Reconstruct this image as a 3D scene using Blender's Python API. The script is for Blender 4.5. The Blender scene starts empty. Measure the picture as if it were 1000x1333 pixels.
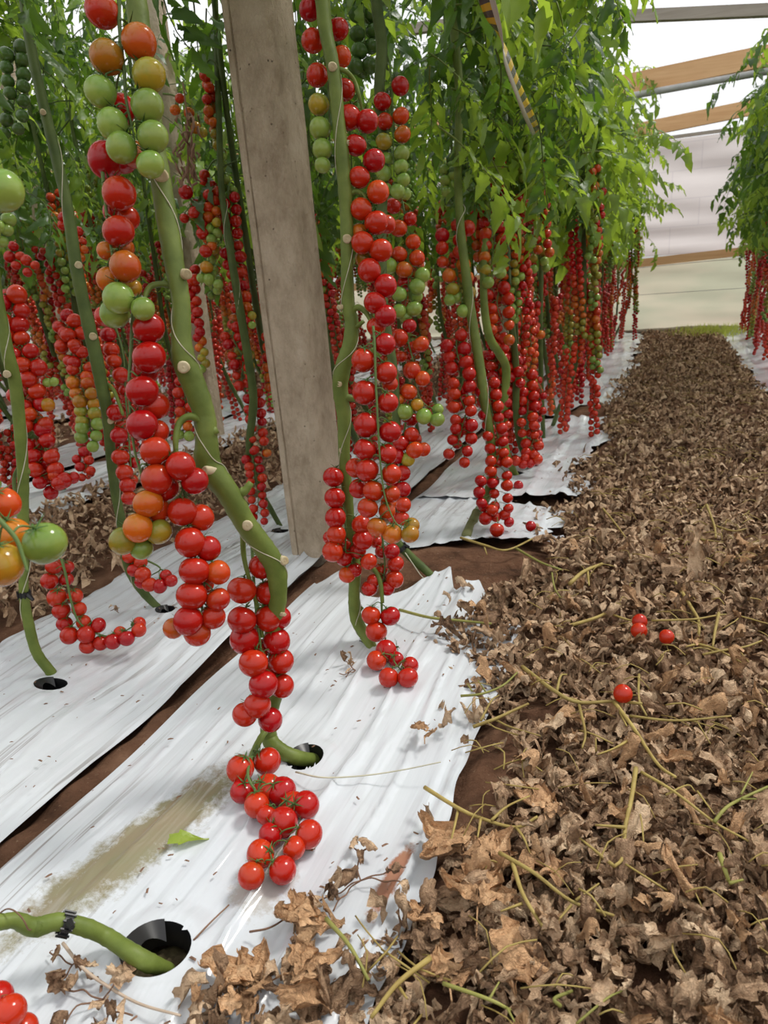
import bpy, math, random
import numpy as np
from mathutils import Vector, Matrix, noise
random.seed(7); rng = np.random.default_rng(7)
S = bpy.context.scene
COL = S.collection

# ------------------------------------------------------------------ camera
F = 960.0; H = 0.66
def nrm(v):
    v = np.asarray(v, float); return v / max(1e-9, np.linalg.norm(v))
_Y = nrm([370, 316.5, -F]); _h = np.array([0, 666.5 - 374.05, -F])
_Z = nrm(np.cross(_Y, _h)); _Z = _Z if _Z[1] > 0 else -_Z
R = np.array([np.cross(_Y, _Z), _Y, _Z])          # world = R @ cam
CAM = np.array([0, 0, H])
def ray(x, y): return R @ np.array([(x - 500) / F, (666.5 - y) / F, -1.0])
def P(x, y, depth): return CAM + ray(x, y) * depth
def G(x, y, z=0.0):
    d = ray(x, y); return CAM + d * ((z - H) / d[2])
def proj(p):
    c = R.T @ (np.asarray(p, float) - CAM)
    return 500 + F * c[0] / -c[2], 666.5 - F * c[1] / -c[2], -c[2]
cam_d = bpy.data.cameras.new('camera'); cam = bpy.data.objects.new('camera', cam_d); COL.objects.link(cam)
cam_d.sensor_fit = 'VERTICAL'; cam_d.sensor_height = 36; cam_d.lens = F / 1333 * 36
cam_d.clip_start = 0.02; cam_d.clip_end = 200
M4 = Matrix([list(R[0]) + [CAM[0]], list(R[1]) + [CAM[1]], list(R[2]) + [CAM[2]], [0, 0, 0, 1]])
cam.matrix_world = M4
cam_d.dof.use_dof = True; cam_d.dof.focus_distance = 1.15; cam_d.dof.aperture_fstop = 11
S.camera = cam

# ------------------------------------------------------------------ light
W = bpy.data.worlds.new('overcast_sky'); S.world = W; W.use_nodes = True
wt = W.node_tree; wt.nodes.clear()
bg = wt.nodes.new('ShaderNodeBackground'); wo = wt.nodes.new('ShaderNodeOutputWorld')
tcw = wt.nodes.new('ShaderNodeTexCoord'); spw = wt.nodes.new('ShaderNodeSeparateXYZ'); crw = wt.nodes.new('ShaderNodeValToRGB')
wt.links.new(tcw.outputs['Generated'], spw.inputs[0]); wt.links.new(spw.outputs[2], crw.inputs[0])
crw.color_ramp.elements[0].position = -0.0; crw.color_ramp.elements[0].color = (.22, .23, .19, 1)
e_ = crw.color_ramp.elements.new(.04); e_.color = (.93, .95, .97, 1)
crw.color_ramp.elements[2].position = 0.6; crw.color_ramp.elements[2].color = (1.0, 1.0, 1.0, 1)
wt.links.new(crw.outputs[0], bg.inputs[0]); bg.inputs[1].default_value = 3.05
wt.links.new(bg.outputs[0], wo.inputs[0])
sun_d = bpy.data.lights.new('hazy_sun', 'SUN'); sun = bpy.data.objects.new('hazy_sun', sun_d); COL.objects.link(sun)
sun_d.energy = 6.0; sun_d.angle = math.radians(12); sun_d.color = (1, .965, .9)
sun.rotation_euler = Vector((-0.42, -0.38, -0.82)).to_track_quat('-Z', 'Y').to_euler()
vs = S.view_settings; vs.view_transform = 'Standard'; vs.look = 'None'; vs.gamma = 1; vs.use_curve_mapping = False
vs.exposure = -1.40

# ------------------------------------------------------------------ materials
def mat(name):
    m = bpy.data.materials.new(name); m.use_nodes = True; nt = m.node_tree
    return m, nt, nt.nodes['Principled BSDF'], nt.nodes['Material Output']
def N(nt, t, **kw):
    n = nt.nodes.new(t)
    for k, v in kw.items():
        if k in n.inputs: n.inputs[k].default_value = v
        else: setattr(n, k, v)
    return n
def L(nt, a, b): nt.links.new(a, b)
def ramp(nt, fac, stops):
    r = nt.nodes.new('ShaderNodeValToRGB'); e = r.color_ramp.elements
    while len(e) < len(stops): e.new(0.5)
    for i, (p, c) in enumerate(stops): e[i].position = p; e[i].color = (*c, 1)
    if fac is not None: L(nt, fac, r.inputs[0])
    return r
def mixc(nt, fac, a, b, mode='MIX'):
    m = nt.nodes.new('ShaderNodeMix'); m.data_type = 'RGBA'; m.blend_type = mode
    for s, v in ((0, fac), (6, a), (7, b)):
        if isinstance(v, (int, float)): m.inputs[s].default_value = v
        elif isinstance(v, tuple): m.inputs[s].default_value = (*v, 1)
        else: L(nt, v, m.inputs[s])
    return m.outputs[2]
def math_(nt, op, a, b=None, c=None):
    m = nt.nodes.new('ShaderNodeMath'); m.operation = op
    for i, v in enumerate((a, b, c)):
        if v is None: continue
        if isinstance(v, (int, float)): m.inputs[i].default_value = v
        else: L(nt, v, m.inputs[i])
    return m.outputs[0]
def bump(nt, b, h, strength, dist):
    n = nt.nodes.new('ShaderNodeBump'); n.inputs['Strength'].default_value = strength; n.inputs['Distance'].default_value = dist
    L(nt, h, n.inputs['Height']); L(nt, n.outputs[0], b.inputs['Normal']); return n
def mapped(nt, coord, scale):
    tc = nt.nodes.new('ShaderNodeTexCoord'); mp = nt.nodes.new('ShaderNodeMapping'); mp.inputs['Scale'].default_value = scale
    L(nt, tc.outputs[coord], mp.inputs[0]); return mp.outputs[0]
def noise_(nt, vec, scale, detail=4, rough=.55):
    n = N(nt, 'ShaderNodeTexNoise', Scale=scale, Detail=detail, Roughness=rough)
    if vec is not None: L(nt, vec, n.inputs['Vector'])
    return n.outputs['Fac']

def fruit_mat(name, top, low, rough=.16):
    m, nt, b, o = mat(name)
    tc = nt.nodes.new('ShaderNodeTexCoord'); sp = nt.nodes.new('ShaderNodeSeparateXYZ'); L(nt, tc.outputs['Object'], sp.inputs[0])
    nz = noise_(nt, tc.outputs['Object'], 1.3, 2)
    f = math_(nt, 'ADD', math_(nt, 'MULTIPLY', sp.outputs[2], .45), nz)
    r = ramp(nt, f, [(.30, low), (.85, top)])
    oi = nt.nodes.new('ShaderNodeObjectInfo')
    hs = nt.nodes.new('ShaderNodeHueSaturation')
    L(nt, math_(nt, 'MULTIPLY_ADD', oi.outputs['Random'], .010, .4965), hs.inputs['Hue'])
    L(nt, math_(nt, 'MULTIPLY_ADD', oi.outputs['Random'], .30, .82), hs.inputs['Value'])
    L(nt, r.outputs[0], hs.inputs['Color']); L(nt, hs.outputs[0], b.inputs['Base Color'])
    b.inputs['Roughness'].default_value = rough; b.inputs['Specular IOR Level'].default_value = .45
    b.inputs['Subsurface Weight'].default_value = 0.0
    return m
FM = {
 'R': fruit_mat('ripe_red_fruit', (.47, .014, .006), (.43, .007, .004)),
 'r': fruit_mat('red_orange_fruit', (.50, .055, .007), (.52, .024, .006)),
 'O': fruit_mat('orange_fruit', (.48, .145, .012), (.55, .085, .007)),
 'Y': fruit_mat('amber_fruit', (.34, .20, .02), (.48, .17, .01)),
 'y': fruit_mat('turning_green_fruit', (.22, .26, .035), (.36, .24, .02)),
 'G': fruit_mat('green_fruit', (.17, .29, .045), (.28, .37, .07)),
 'D': fruit_mat('dark_green_fruit', (.06, .12, .025), (.08, .155, .035)),
}
def plain(name, col, rough=.6, var=.0, nscale=30, bumpd=0.0, col2=None, coord='Object', spec=.3):
    m, nt, b, o = mat(name)
    v = mapped(nt, coord, (1, 1, 1)); nz = noise_(nt, v, nscale, 5)
    r = ramp(nt, nz, [(.3, col), (.7, col2 or tuple(min(1, c * 1.4) for c in col))])
    c = r.outputs[0]
    if var:
        oi = nt.nodes.new('ShaderNodeObjectInfo'); hs = nt.nodes.new('ShaderNodeHueSaturation')
        L(nt, math_(nt, 'MULTIPLY_ADD', oi.outputs['Random'], var, 1 - var / 2), hs.inputs['Value']); L(nt, c, hs.inputs['Color']); c = hs.outputs[0]
    L(nt, c, b.inputs['Base Color']); b.inputs['Roughness'].default_value = rough; b.inputs['Specular IOR Level'].default_value = spec
    if bumpd: bump(nt, b, nz, .6, bumpd)
    return m
M_CALYX = plain('green_calyx', (.05, .11, .025), .55)
M_STEM = plain('green_stem', (.095, .135, .022), .5, .2, 26, .003, (.175, .225, .045))
M_STEMD = plain('dark_green_stem', (.05, .08, .018), .55, .2, 22, .003, (.10, .14, .035))
M_BASE = plain('brown_green_stem', (.16, .17, .07), .6, .2, 25, .002)
M_TRUSS = plain('truss_green', (.09, .14, .04), .55, .2, 20)
M_SCAR = plain('pale_cut_scar', (.42, .33, .18), .8, .1, 60, .002, (.62, .54, .36))
M_TWINE = plain('white_twine', (.42, .40, .30), .6)
M_BLACK = plain('black_plastic', (.008, .008, .009), .35, spec=.5)
M_SOILP = plain('potting_soil', (.035, .022, .014), .9, 0, 60, .004, (.12, .10, .045))
M_STALK = plain('dried_yellow_stalk', (.25, .175, .05), .65, .3, 40, .002, (.40, .31, .10))
M_STALKG = plain('yellow_green_stalk', (.19, .19, .045), .6, .2, 30, .002, (.30, .29, .08))
M_TWIG = plain('brown_twig', (.17, .095, .06), .7, .2, 20)

def leaf_mat(name, c1, c2, tr, trf=.42, var=.5):
    m, nt, b, o = mat(name)
    oi = nt.nodes.new('ShaderNodeObjectInfo')
    nz = noise_(nt, mapped(nt, 'Object', (1, 1, 1)), 22, 3)
    f = math_(nt, 'ADD', math_(nt, 'MULTIPLY', nz, .5), math_(nt, 'MULTIPLY', oi.outputs['Random'], var))
    r = ramp(nt, f, [(.15, c1), (.85, c2)])
    L(nt, r.outputs[0], b.inputs['Base Color']); b.inputs['Roughness'].default_value = .38; b.inputs['Specular IOR Level'].default_value = .5
    t = nt.nodes.new('ShaderNodeBsdfTranslucent'); t.inputs[0].default_value = (*tr, 1)
    mx = nt.nodes.new('ShaderNodeMixShader'); mx.inputs[0].default_value = trf
    L(nt, b.outputs[0], mx.inputs[1]); L(nt, t.outputs[0], mx.inputs[2]); L(nt, mx.outputs[0], o.inputs[0])
    bump(nt, b, noise_(nt, mapped(nt, 'Object', (1, 1, 1)), 90, 2), .5, .003)
    return m
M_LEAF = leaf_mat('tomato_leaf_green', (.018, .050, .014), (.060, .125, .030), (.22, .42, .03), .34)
M_LEAFY = leaf_mat('tomato_leaf_bright', (.07, .145, .020), (.17, .28, .04), (.50, .70, .06), .45)  # bright copy of the leaf colour; also stands in for sunlit foliage
def dry_mat(name, stops, var=1.0):
    m, nt, b, o = mat(name)
    oi = nt.nodes.new('ShaderNodeObjectInfo'); ge = nt.nodes.new('ShaderNodeNewGeometry'); v = mapped(nt, 'Object', (1, 1, 1))
    nz = noise_(nt, v, 75, 8, .72)
    rp = math_(nt, 'ADD', oi.outputs['Random'], ge.outputs['Random Per Island'])
    f = math_(nt, 'ADD', math_(nt, 'MULTIPLY_ADD', nz, 1.1, -.33), math_(nt, 'MULTIPLY', math_(nt, 'FRACT', rp), .62 * var))
    r = ramp(nt, f, stops)
    L(nt, r.outputs[0], b.inputs['Base Color']); b.inputs['Roughness'].default_value = .7; b.inputs['Specular IOR Level'].default_value = .25
    w = N(nt, 'ShaderNodeTexNoise', Scale=130.0, Detail=5.0, Distortion=1.2); L(nt, v, w.inputs['Vector'])
    rd = math_(nt, 'ABSOLUTE', math_(nt, 'SUBTRACT', w.outputs['Fac'], .5))
    bump(nt, b, rd, .9, .012)
    return m
M_DRY = dry_mat('dry_leaf_brown', [(.10, (.065, .038, .022)), (.30, (.26, .155, .09)), (.56, (.53, .345, .21)), (.98, (.80, .60, .40))])
M_DRYT = dry_mat('dry_leaf_tan', [(.0, (.30, .155, .075)), (.45, (.66, .40, .215)), (.95, (.82, .57, .35))], .5)

def film_mat():
    m, nt, b, o = mat('white_plastic_film')
    g = nt.nodes.new('ShaderNodeNewGeometry'); sp = nt.nodes.new('ShaderNodeSeparateXYZ'); L(nt, g.outputs['Position'], sp.inputs[0])
    pos = g.outputs['Position']
    base = mixc(nt, noise_(nt, pos, 2.5, 3), (.56, .60, .65), (.66, .685, .71))
    # thin lengthwise dirt lines in the creases
    mp = nt.nodes.new('ShaderNodeMapping'); mp.inputs['Scale'].default_value = (75, 2.2, 1); L(nt, pos, mp.inputs[0])
    n1 = noise_(nt, mp.outputs[0], 1.0, 3, .6)
    line = ramp(nt, n1, [(.575, (0, 0, 0)), (.63, (1, 1, 1))])
    gate = ramp(nt, noise_(nt, pos, 3.2, 2), [(.42, (0, 0, 0)), (.62, (1, 1, 1))])
    xs = ramp(nt, math_(nt, 'MULTIPLY_ADD', sp.outputs[0], -.5, 0), [(.24, (.10, .10, .10)), (.40, (.75, .75, .75))])   # dirtier further from the aisle
    f = math_(nt, 'MULTIPLY', math_(nt, 'MULTIPLY', line.outputs[0], gate.outputs[0]), xs.outputs[0])
    c = mixc(nt, f, base, (.13, .09, .065))
    # algae and dirt patch on the bed beside the nearest hole
    def blob(cx, cy, rx, ry, ang, sharp=.25):
        dx = math_(nt, 'SUBTRACT', sp.outputs[0], cx); dy = math_(nt, 'SUBTRACT', sp.outputs[1], cy); ca, sa = math.cos(ang), math.sin(ang)
        u = math_(nt, 'DIVIDE', math_(nt, 'ADD', math_(nt, 'MULTIPLY', dx, ca), math_(nt, 'MULTIPLY', dy, sa)), rx)
        v = math_(nt, 'DIVIDE', math_(nt, 'SUBTRACT', math_(nt, 'MULTIPLY', dy, ca), math_(nt, 'MULTIPLY', dx, sa)), ry)
        r2 = math_(nt, 'SQRT', math_(nt, 'ADD', math_(nt, 'MULTIPLY', u, u), math_(nt, 'MULTIPLY', v, v)))
        nn = math_(nt, 'MULTIPLY_ADD', noise_(nt, pos, 42, 8, .78), -1.7, .85)
        return ramp(nt, math_(nt, 'SUBTRACT', 1.0, math_(nt, 'ADD', r2, nn)), [(.0, (0, 0, 0)), (sharp, (1, 1, 1))]).outputs[0]
    c = mixc(nt, math_(nt, 'MULTIPLY', blob(STN[0][0], STN[0][1], .05, .22, STN[0][2], .42), .92), c, mixc(nt, noise_(nt, pos, 22, 3), (.19, .20, .085), (.27, .19, .115)))
    c = mixc(nt, math_(nt, 'MULTIPLY', blob(STN[1][0], STN[1][1], .013, .075, STN[1][2], .3), .95), c, (.36, .16, .09))
    c = mixc(nt, math_(nt, 'MULTIPLY', blob(STN[2][0], STN[2][1], .04, .06, STN[2][2]), .6), c, (.36, .31, .25))
    L(nt, c, b.inputs['Base Color'])
    b.inputs['Roughness'].default_value = .13; b.inputs['Specular IOR Level'].default_value = .75
    # small wrinkles running lengthwise
    mp2 = nt.nodes.new('ShaderNodeMapping'); mp2.inputs['Scale'].default_value = (38, 3, 1); L(nt, pos, mp2.inputs[0])
    bump(nt, b, noise_(nt, mp2.outputs[0], 1.0, 3, .5), .45, .007)
    return m
_a = G(85, 1185); _b = G(265, 1045); _m = (_a + _b) / 2; _d = _b - _a
_c = G(510, 1150); _e = G(350, 1150); 
STN = [(_m[0], _m[1], math.atan2(_d[1], _d[0]) - math.pi / 2), (_c[0], _c[1], -.05), (_e[0], _e[1], 0)]
M_FILM = film_mat()

def soil_mat():
    m, nt, b, o = mat('reddish_soil')
    g = nt.nodes.new('ShaderNodeNewGeometry'); pos = g.outputs['Position']
    r = ramp(nt, noise_(nt, pos, 9, 6, .65), [(.3, (.075, .038, .022)), (.52, (.19, .095, .055)), (.75, (.32, .18, .11))])
    sp = ramp(nt, noise_(nt, pos, 130, 2), [(.66, (0, 0, 0)), (.74, (1, 1, 1))])
    L(nt, mixc(nt, math_(nt, 'MULTIPLY', sp.outputs[0], .5), r.outputs[0], (.42, .30, .19)), b.inputs['Base Color'])
    b.inputs['Roughness'].default_value = .95; b.inputs['Specular IOR Level'].default_value = .15
    bump(nt, b, noise_(nt, pos, 55, 7, .7), 1.0, .02)
    return m
M_SOIL = soil_mat()
def concrete_mat():
    m, nt, b, o = mat('rough_concrete')
    v = mapped(nt, 'Object', (1, 1, .6))
    n = noise_(nt, v, 14, 7, .7)
    r = ramp(nt, n, [(.3, (.31, .24, .165)), (.55, (.52, .425, .315)), (.8, (.66, .565, .44))])
    p = N(nt, 'ShaderNodeTexVoronoi', Scale=70.0); L(nt, mapped(nt, 'Object', (1, 1, 1)), p.inputs['Vector'])
    pit = ramp(nt, p.outputs['Distance'], [(.05, (1, 1, 1)), (.16, (0, 0, 0))])
    gate = ramp(nt, noise_(nt, v, 30, 2), [(.58, (0, 0, 0)), (.64, (1, 1, 1))])
    pf = math_(nt, 'MULTIPLY', pit.outputs[0], gate.outputs[0])
    L(nt, mixc(nt, math_(nt, 'MULTIPLY', pf, .6), r.outputs[0], (.09, .07, .055)), b.inputs['Base Color'])
    b.inputs['Roughness'].default_value = .9; b.inputs['Specular IOR Level'].default_value = .2
    h = math_(nt, 'SUBTRACT', noise_(nt, v, 60, 6, .7), pf)
    bump(nt, b, h, 1.0, .012)
    return m
M_CONC = concrete_mat()
def wood_mat(name, a, c, ax=0):
    m, nt, b, o = mat(name)
    sc = [14, 14, 14]; sc[ax] = .9
    g = nt.nodes.new('ShaderNodeNewGeometry'); mp = nt.nodes.new('ShaderNodeMapping'); mp.inputs['Scale'].default_value = sc; L(nt, g.outputs['Position'], mp.inputs[0])
    n = noise_(nt, mp.outputs[0], 2.2, 6, .65)
    r = ramp(nt, n, [(.3, a), (.7, c)])
    v = N(nt, 'ShaderNodeTexVoronoi', Scale=2.2); L(nt, g.outputs['Position'], v.inputs['Vector'])
    k = ramp(nt, v.outputs['Distance'], [(.03, (1, 1, 1)), (.06, (0, 0, 0))])
    L(nt, mixc(nt, k.outputs[0], r.outputs[0], (.22, .09, .03)), b.inputs['Base Color']); b.inputs['Roughness'].default_value = .7
    bump(nt, b, n, .3, .004)
    return m
M_WOOD = wood_mat('pine_board', (.66, .36, .17), (.82, .52, .28))
M_WOODG = wood_mat('weathered_board', (.28, .24, .20), (.42, .37, .32))
M_STEEL = plain('galvanised_steel', (.38, .38, .38), .4, 0, 12)

def sheet_mat(name, col, tcol, ftrans, fdif, lines=False, tint=None):
    """Greenhouse film: some light passes straight, some is scattered through."""
    m, nt, b, o = mat(name)
    g = nt.nodes.new('ShaderNodeNewGeometry'); pos = g.outputs['Position']
    c = col; tcn = tcol
    t = nt.nodes.new('ShaderNodeBsdfTranslucent'); tp = nt.nodes.new('ShaderNodeBsdfTransparent')
    mp = nt.nodes.new('ShaderNodeMapping'); mp.inputs['Scale'].default_value = (.8, 1, 2.6); L(nt, pos, mp.inputs[0])
    nn = noise_(nt, mp.outputs[0], 1.6, 5, .6)
    cc = mixc(nt, nn, tuple(x * .80 for x in tcol), tcol)
    if lines:
        br = nt.nodes.new('ShaderNodeTexBrick'); br.inputs['Scale'].default_value = 1.0
        br.inputs['Brick Width'].default_value = .55; br.inputs['Row Height'].default_value = .27; br.inputs['Mortar Size'].default_value = .006
        br.inputs['Color1'].default_value = (1, 1, 1, 1); br.inputs['Color2'].default_value = (.97, .97, .97, 1); br.inputs['Mortar'].default_value = (.88, .88, .90, 1)
        sx = nt.nodes.new('ShaderNodeSeparateXYZ'); cx = nt.nodes.new('ShaderNodeCombineXYZ'); L(nt, pos, sx.inputs[0]); L(nt, sx.outputs[0], cx.inputs[0]); L(nt, sx.outputs[2], cx.inputs[1]); L(nt, cx.outputs[0], br.inputs['Vector'])
        cc = mixc(nt, 1.0, cc, br.outputs[0], 'MULTIPLY')
    if tint:
        n3 = ramp(nt, noise_(nt, mp.outputs[0], .9, 3, .6), [(.40, (0, 0, 0)), (.62, (1, 1, 1))])
        cc = mixc(nt, n3.outputs[0], cc, tint)
    L(nt, cc, t.inputs[0])
    b.inputs['Base Color'].default_value = (*col, 1); b.inputs['Roughness'].default_value = .3
    m1 = nt.nodes.new('ShaderNodeMixShader'); m1.inputs[0].default_value = fdif; L(nt, t.outputs[0], m1.inputs[1]); L(nt, b.outputs[0], m1.inputs[2])
    m2 = nt.nodes.new('ShaderNodeMixShader'); m2.inputs[0].default_value = ftrans; L(nt, m1.outputs[0], m2.inputs[1]); L(nt, tp.outputs[0], m2.inputs[2])
    L(nt, m2.outputs[0], o.inputs[0])
    bump(nt, b, nn, .5, .03)
    return m
M_ROOF = sheet_mat('roof_film', (.9, .9, .9), (.95, .95, .95), .90, .12)
M_WALLU = sheet_mat('upper_wall_film', (.85, .85, .85), (.76, .715, .71), .0, .12, True)
M_WALLL = sheet_mat('lower_wall_film', (.8, .8, .7), (.60, .62, .47), .0, .12, False, (.72, .66, .52))
M_SIDE = sheet_mat('side_wall_film', (.9, .9, .9), (.8, .78, .76), .2, .2)

# ------------------------------------------------------------------ mesh helpers
class MB:
    """Gathers vertices and faces of one mesh; each face keeps a material slot."""
    def __init__(s): s.v = []; s.f = []; s.m = []; s.n = 0
    def add(s, v, f, mi=0):
        v = np.asarray(v, float); s.v.append(v)
        for q in f: s.f.append(tuple(i + s.n for i in q))
        s.m += [mi] * len(f); s.n += len(v)
    def tube(s, pts, rad, seg=8, mi=0, cap=True):
        pts = np.asarray(pts, float); n = len(pts)
        rad = np.full(n, rad) if np.isscalar(rad) else np.asarray(rad, float)
        t = np.gradient(pts, axis=0); t /= np.maximum(1e-9, np.linalg.norm(t, axis=1))[:, None]
        u = nrm(np.cross(t[0], [.31, .17, .93] if abs(t[0][2]) < .9 else [1, .2, 0])); V = []
        a = np.linspace(0, 2 * math.pi, seg, endpoint=False)
        for i in range(n):
            u = nrm(u - t[i] * u.dot(t[i])); w = np.cross(t[i], u)
            V.append(pts[i] + rad[i] * (np.cos(a)[:, None] * u + np.sin(a)[:, None] * w))
        V = np.concatenate(V); Fc = []
        for i in range(n - 1):
            for k in range(seg):
                k2 = (k + 1) % seg; Fc.append((i * seg + k, i * seg + k2, (i + 1) * seg + k2, (i + 1) * seg + k))
        if cap: Fc.append(tuple(range(seg))[::-1]); Fc.append(tuple((n - 1) * seg + k for k in range(seg)))
        s.add(V, Fc, mi)
    def data(s, name, mats, smooth=True):
        me = bpy.data.meshes.new(name)
        V = np.concatenate(s.v) if s.v else np.zeros((0, 3))
        me.from_pydata(V.tolist(), [], s.f)
        for m in mats: me.materials.append(m)
        if len(mats) > 1: me.polygons.foreach_set('material_index', s.m)
        if smooth: me.polygons.foreach_set('use_smooth', [True] * len(me.polygons))
        me.update(); return me
    def build(s, name, mats, parent=None, smooth=True, loc=None):
        mats = mats if isinstance(mats, (list, tuple)) else [mats]
        if loc is not None and s.v: s.v = [np.concatenate(s.v) - np.asarray(loc)]
        o = link(name, s.data(name, mats, smooth), parent)
        if loc is not None: o.location = loc
        return o
def link(name, data, parent=None, matrix=None):
    o = bpy.data.objects.new(name, data); COL.objects.link(o)
    if parent is not None:
        o.parent = parent; o.matrix_parent_inverse = Matrix.Identity(4)
    if matrix is not None: o.matrix_basis = matrix
    return o
def tag(o, label=None, cat=None, group=None, kind=None):
    if label: o['label'] = label
    if cat: o['category'] = cat
    if group: o['group'] = group
    if kind: o['kind'] = kind
    return o
def empty(name, loc=(0, 0, 0)):
    o = bpy.data.objects.new(name, None); COL.objects.link(o); o.location = loc; o.empty_display_size = .05; return o
def smoothline(pts, n=6):
    """Catmull-Rom through the points (any number of columns)."""
    p = np.asarray(pts, float)
    if len(p) < 3: 
        t = np.linspace(0, 1, n + 1)[:, None]; return p[0] * (1 - t) + p[-1] * t
    q = np.vstack([2 * p[0] - p[1], p, 2 * p[-1] - p[-2]]); out = []
    for i in range(1, len(q) - 2):
        for k in range(n):
            t = k / n; out.append(.5 * (2 * q[i] + (q[i + 1] - q[i - 1]) * t + (2 * q[i - 1] - 5 * q[i] + 4 * q[i + 1] - q[i + 2]) * t * t + (3 * q[i] - q[i - 1] - 3 * q[i + 1] + q[i + 2]) * t ** 3))
    out.append(p[-1]); return np.array(out)
def boxmb(mb, lo, hi, mi=0, fn=None):
    x0, y0, z0 = lo; x1, y1, z1 = hi
    V = np.array([(x0, y0, z0), (x1, y0, z0), (x1, y1, z0), (x0, y1, z0), (x0, y0, z1), (x1, y0, z1), (x1, y1, z1), (x0, y1, z1)], float)
    if fn: V = np.array([fn(v) for v in V])
    mb.add(V, [(3, 2, 1, 0), (4, 5, 6, 7), (0, 1, 5, 4), (1, 2, 6, 5), (2, 3, 7, 6), (3, 0, 4, 7)], mi)
def gridfaces(nu, nv): return [(i * nv + j, (i + 1) * nv + j, (i + 1) * nv + j + 1, i * nv + j + 1) for i in range(nu - 1) for j in range(nv - 1)]
def rot_to(z, spin=0.0):
    q = Vector((0, 0, 1)).rotation_difference(Vector(z).normalized()); return (q.to_matrix() @ Matrix.Rotation(spin, 3, 'Z')).to_4x4()
def TRS(loc, rot, sc):
    return Matrix.Translation(Vector(loc)) @ rot @ Matrix.Diagonal((*sc, 1)) if not np.isscalar(sc) else Matrix.Translation(Vector(loc)) @ rot @ Matrix.Scale(sc, 4)
def waves(seed, n, f0, f1, ax=(1, 1)):
    r = np.random.default_rng(seed); k = [(r.uniform(f0, f1) * ax[0] * r.choice([-1, 1]), r.uniform(f0, f1) * ax[1] * r.choice([-1, 1]), r.uniform(0, 6.3)) for _ in range(n)]
    return lambda x, y: sum(np.sin(a * x + b * y + c) for a, b, c in k) / math.sqrt(n)

# ------------------------------------------------------------------ the setting
ROWX = [-.48, -1.03, -2.1, -2.6, -3.72, -4.24, -5.3, -5.85, -6.9, -7.4]
ROWR = [.77, 1.3, 2.35, 2.9]
YEND = 8.9
BEDS = [(-.74, -.215), (-1.285, -.775), (-2.33, -1.88), (-2.8, -2.39), (-3.97, -3.48), (-4.5, -4.02), (-5.6, -5.05), (-6.1, -5.65), (-7.15, -6.7), (-7.6, -7.2), (.50, 1.02), (1.06, 1.58), (2.1, 2.6), (2.65, 3.15)]
HOLES = [(G(203, 1232, .018)[:2], .037, .034), (G(397, 982, .02)[:2], .026, .031), (G(66, 889, .018)[:2], .034, .02), (G(215, 792, .018)[:2], .022, .02), (G(365, 690, .018)[:2], .025, .02), (G(672, 622)[:2], .02, .03)]
g1 = waves(3, 8, 3, 14); g2 = waves(4, 8, 20, 60)
def ground_z(x, y):
    z = -.006 + .006 * g1(x, y) + .003 * g2(x, y)
    for a, b in BEDS:
        inside = np.clip((x - a) / .03, 0, 1) * np.clip((b - x) / .03, 0, 1)
        z = z - .026 * inside
    # bare soil shows level where the film is torn open beside the post
    t = np.exp(-(((x + .5) / .3) ** 2 + ((y - 1.63) / .17) ** 2) * 1.2)
    z = z + .030 * np.clip(t * 1.6, 0, 1)
    t = np.exp(-(((x + .33) / .14) ** 2 + ((y - 3.85) / .3) ** 2)); z = z + .028 * np.clip(t * 1.3, 0, 1)
    for (c, rx, ry) in HOLES[:2]:
        q = ((x - c[0]) / .05) ** 2 + ((y - c[1]) / .05) ** 2; z = z - .006 * np.exp(-q)
    return z
xs = np.concatenate([np.arange(-9.2, -3, .15), np.arange(-3, -1.4, .05), np.arange(-1.4, .6, .014), np.arange(.6, 1.6, .05), np.arange(1.6, 5.3, .2)])
ys = np.concatenate([np.arange(-6.2, -1.5, .5), np.arange(-1.5, .3, .1), np.arange(.3, 2.6, .014), np.arange(2.6, 5, .05), np.arange(5, 16, .25)])
X_, Y_ = np.meshgrid(xs, ys, indexing='ij'); mb = MB(); mb.add(np.stack([X_, Y_, ground_z(X_, Y_)], -1).reshape(-1, 3), gridfaces(len(xs), len(ys)))
tag(mb.build('floor', M_SOIL), 'reddish brown greenhouse soil floor', None, None, 'structure')

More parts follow.
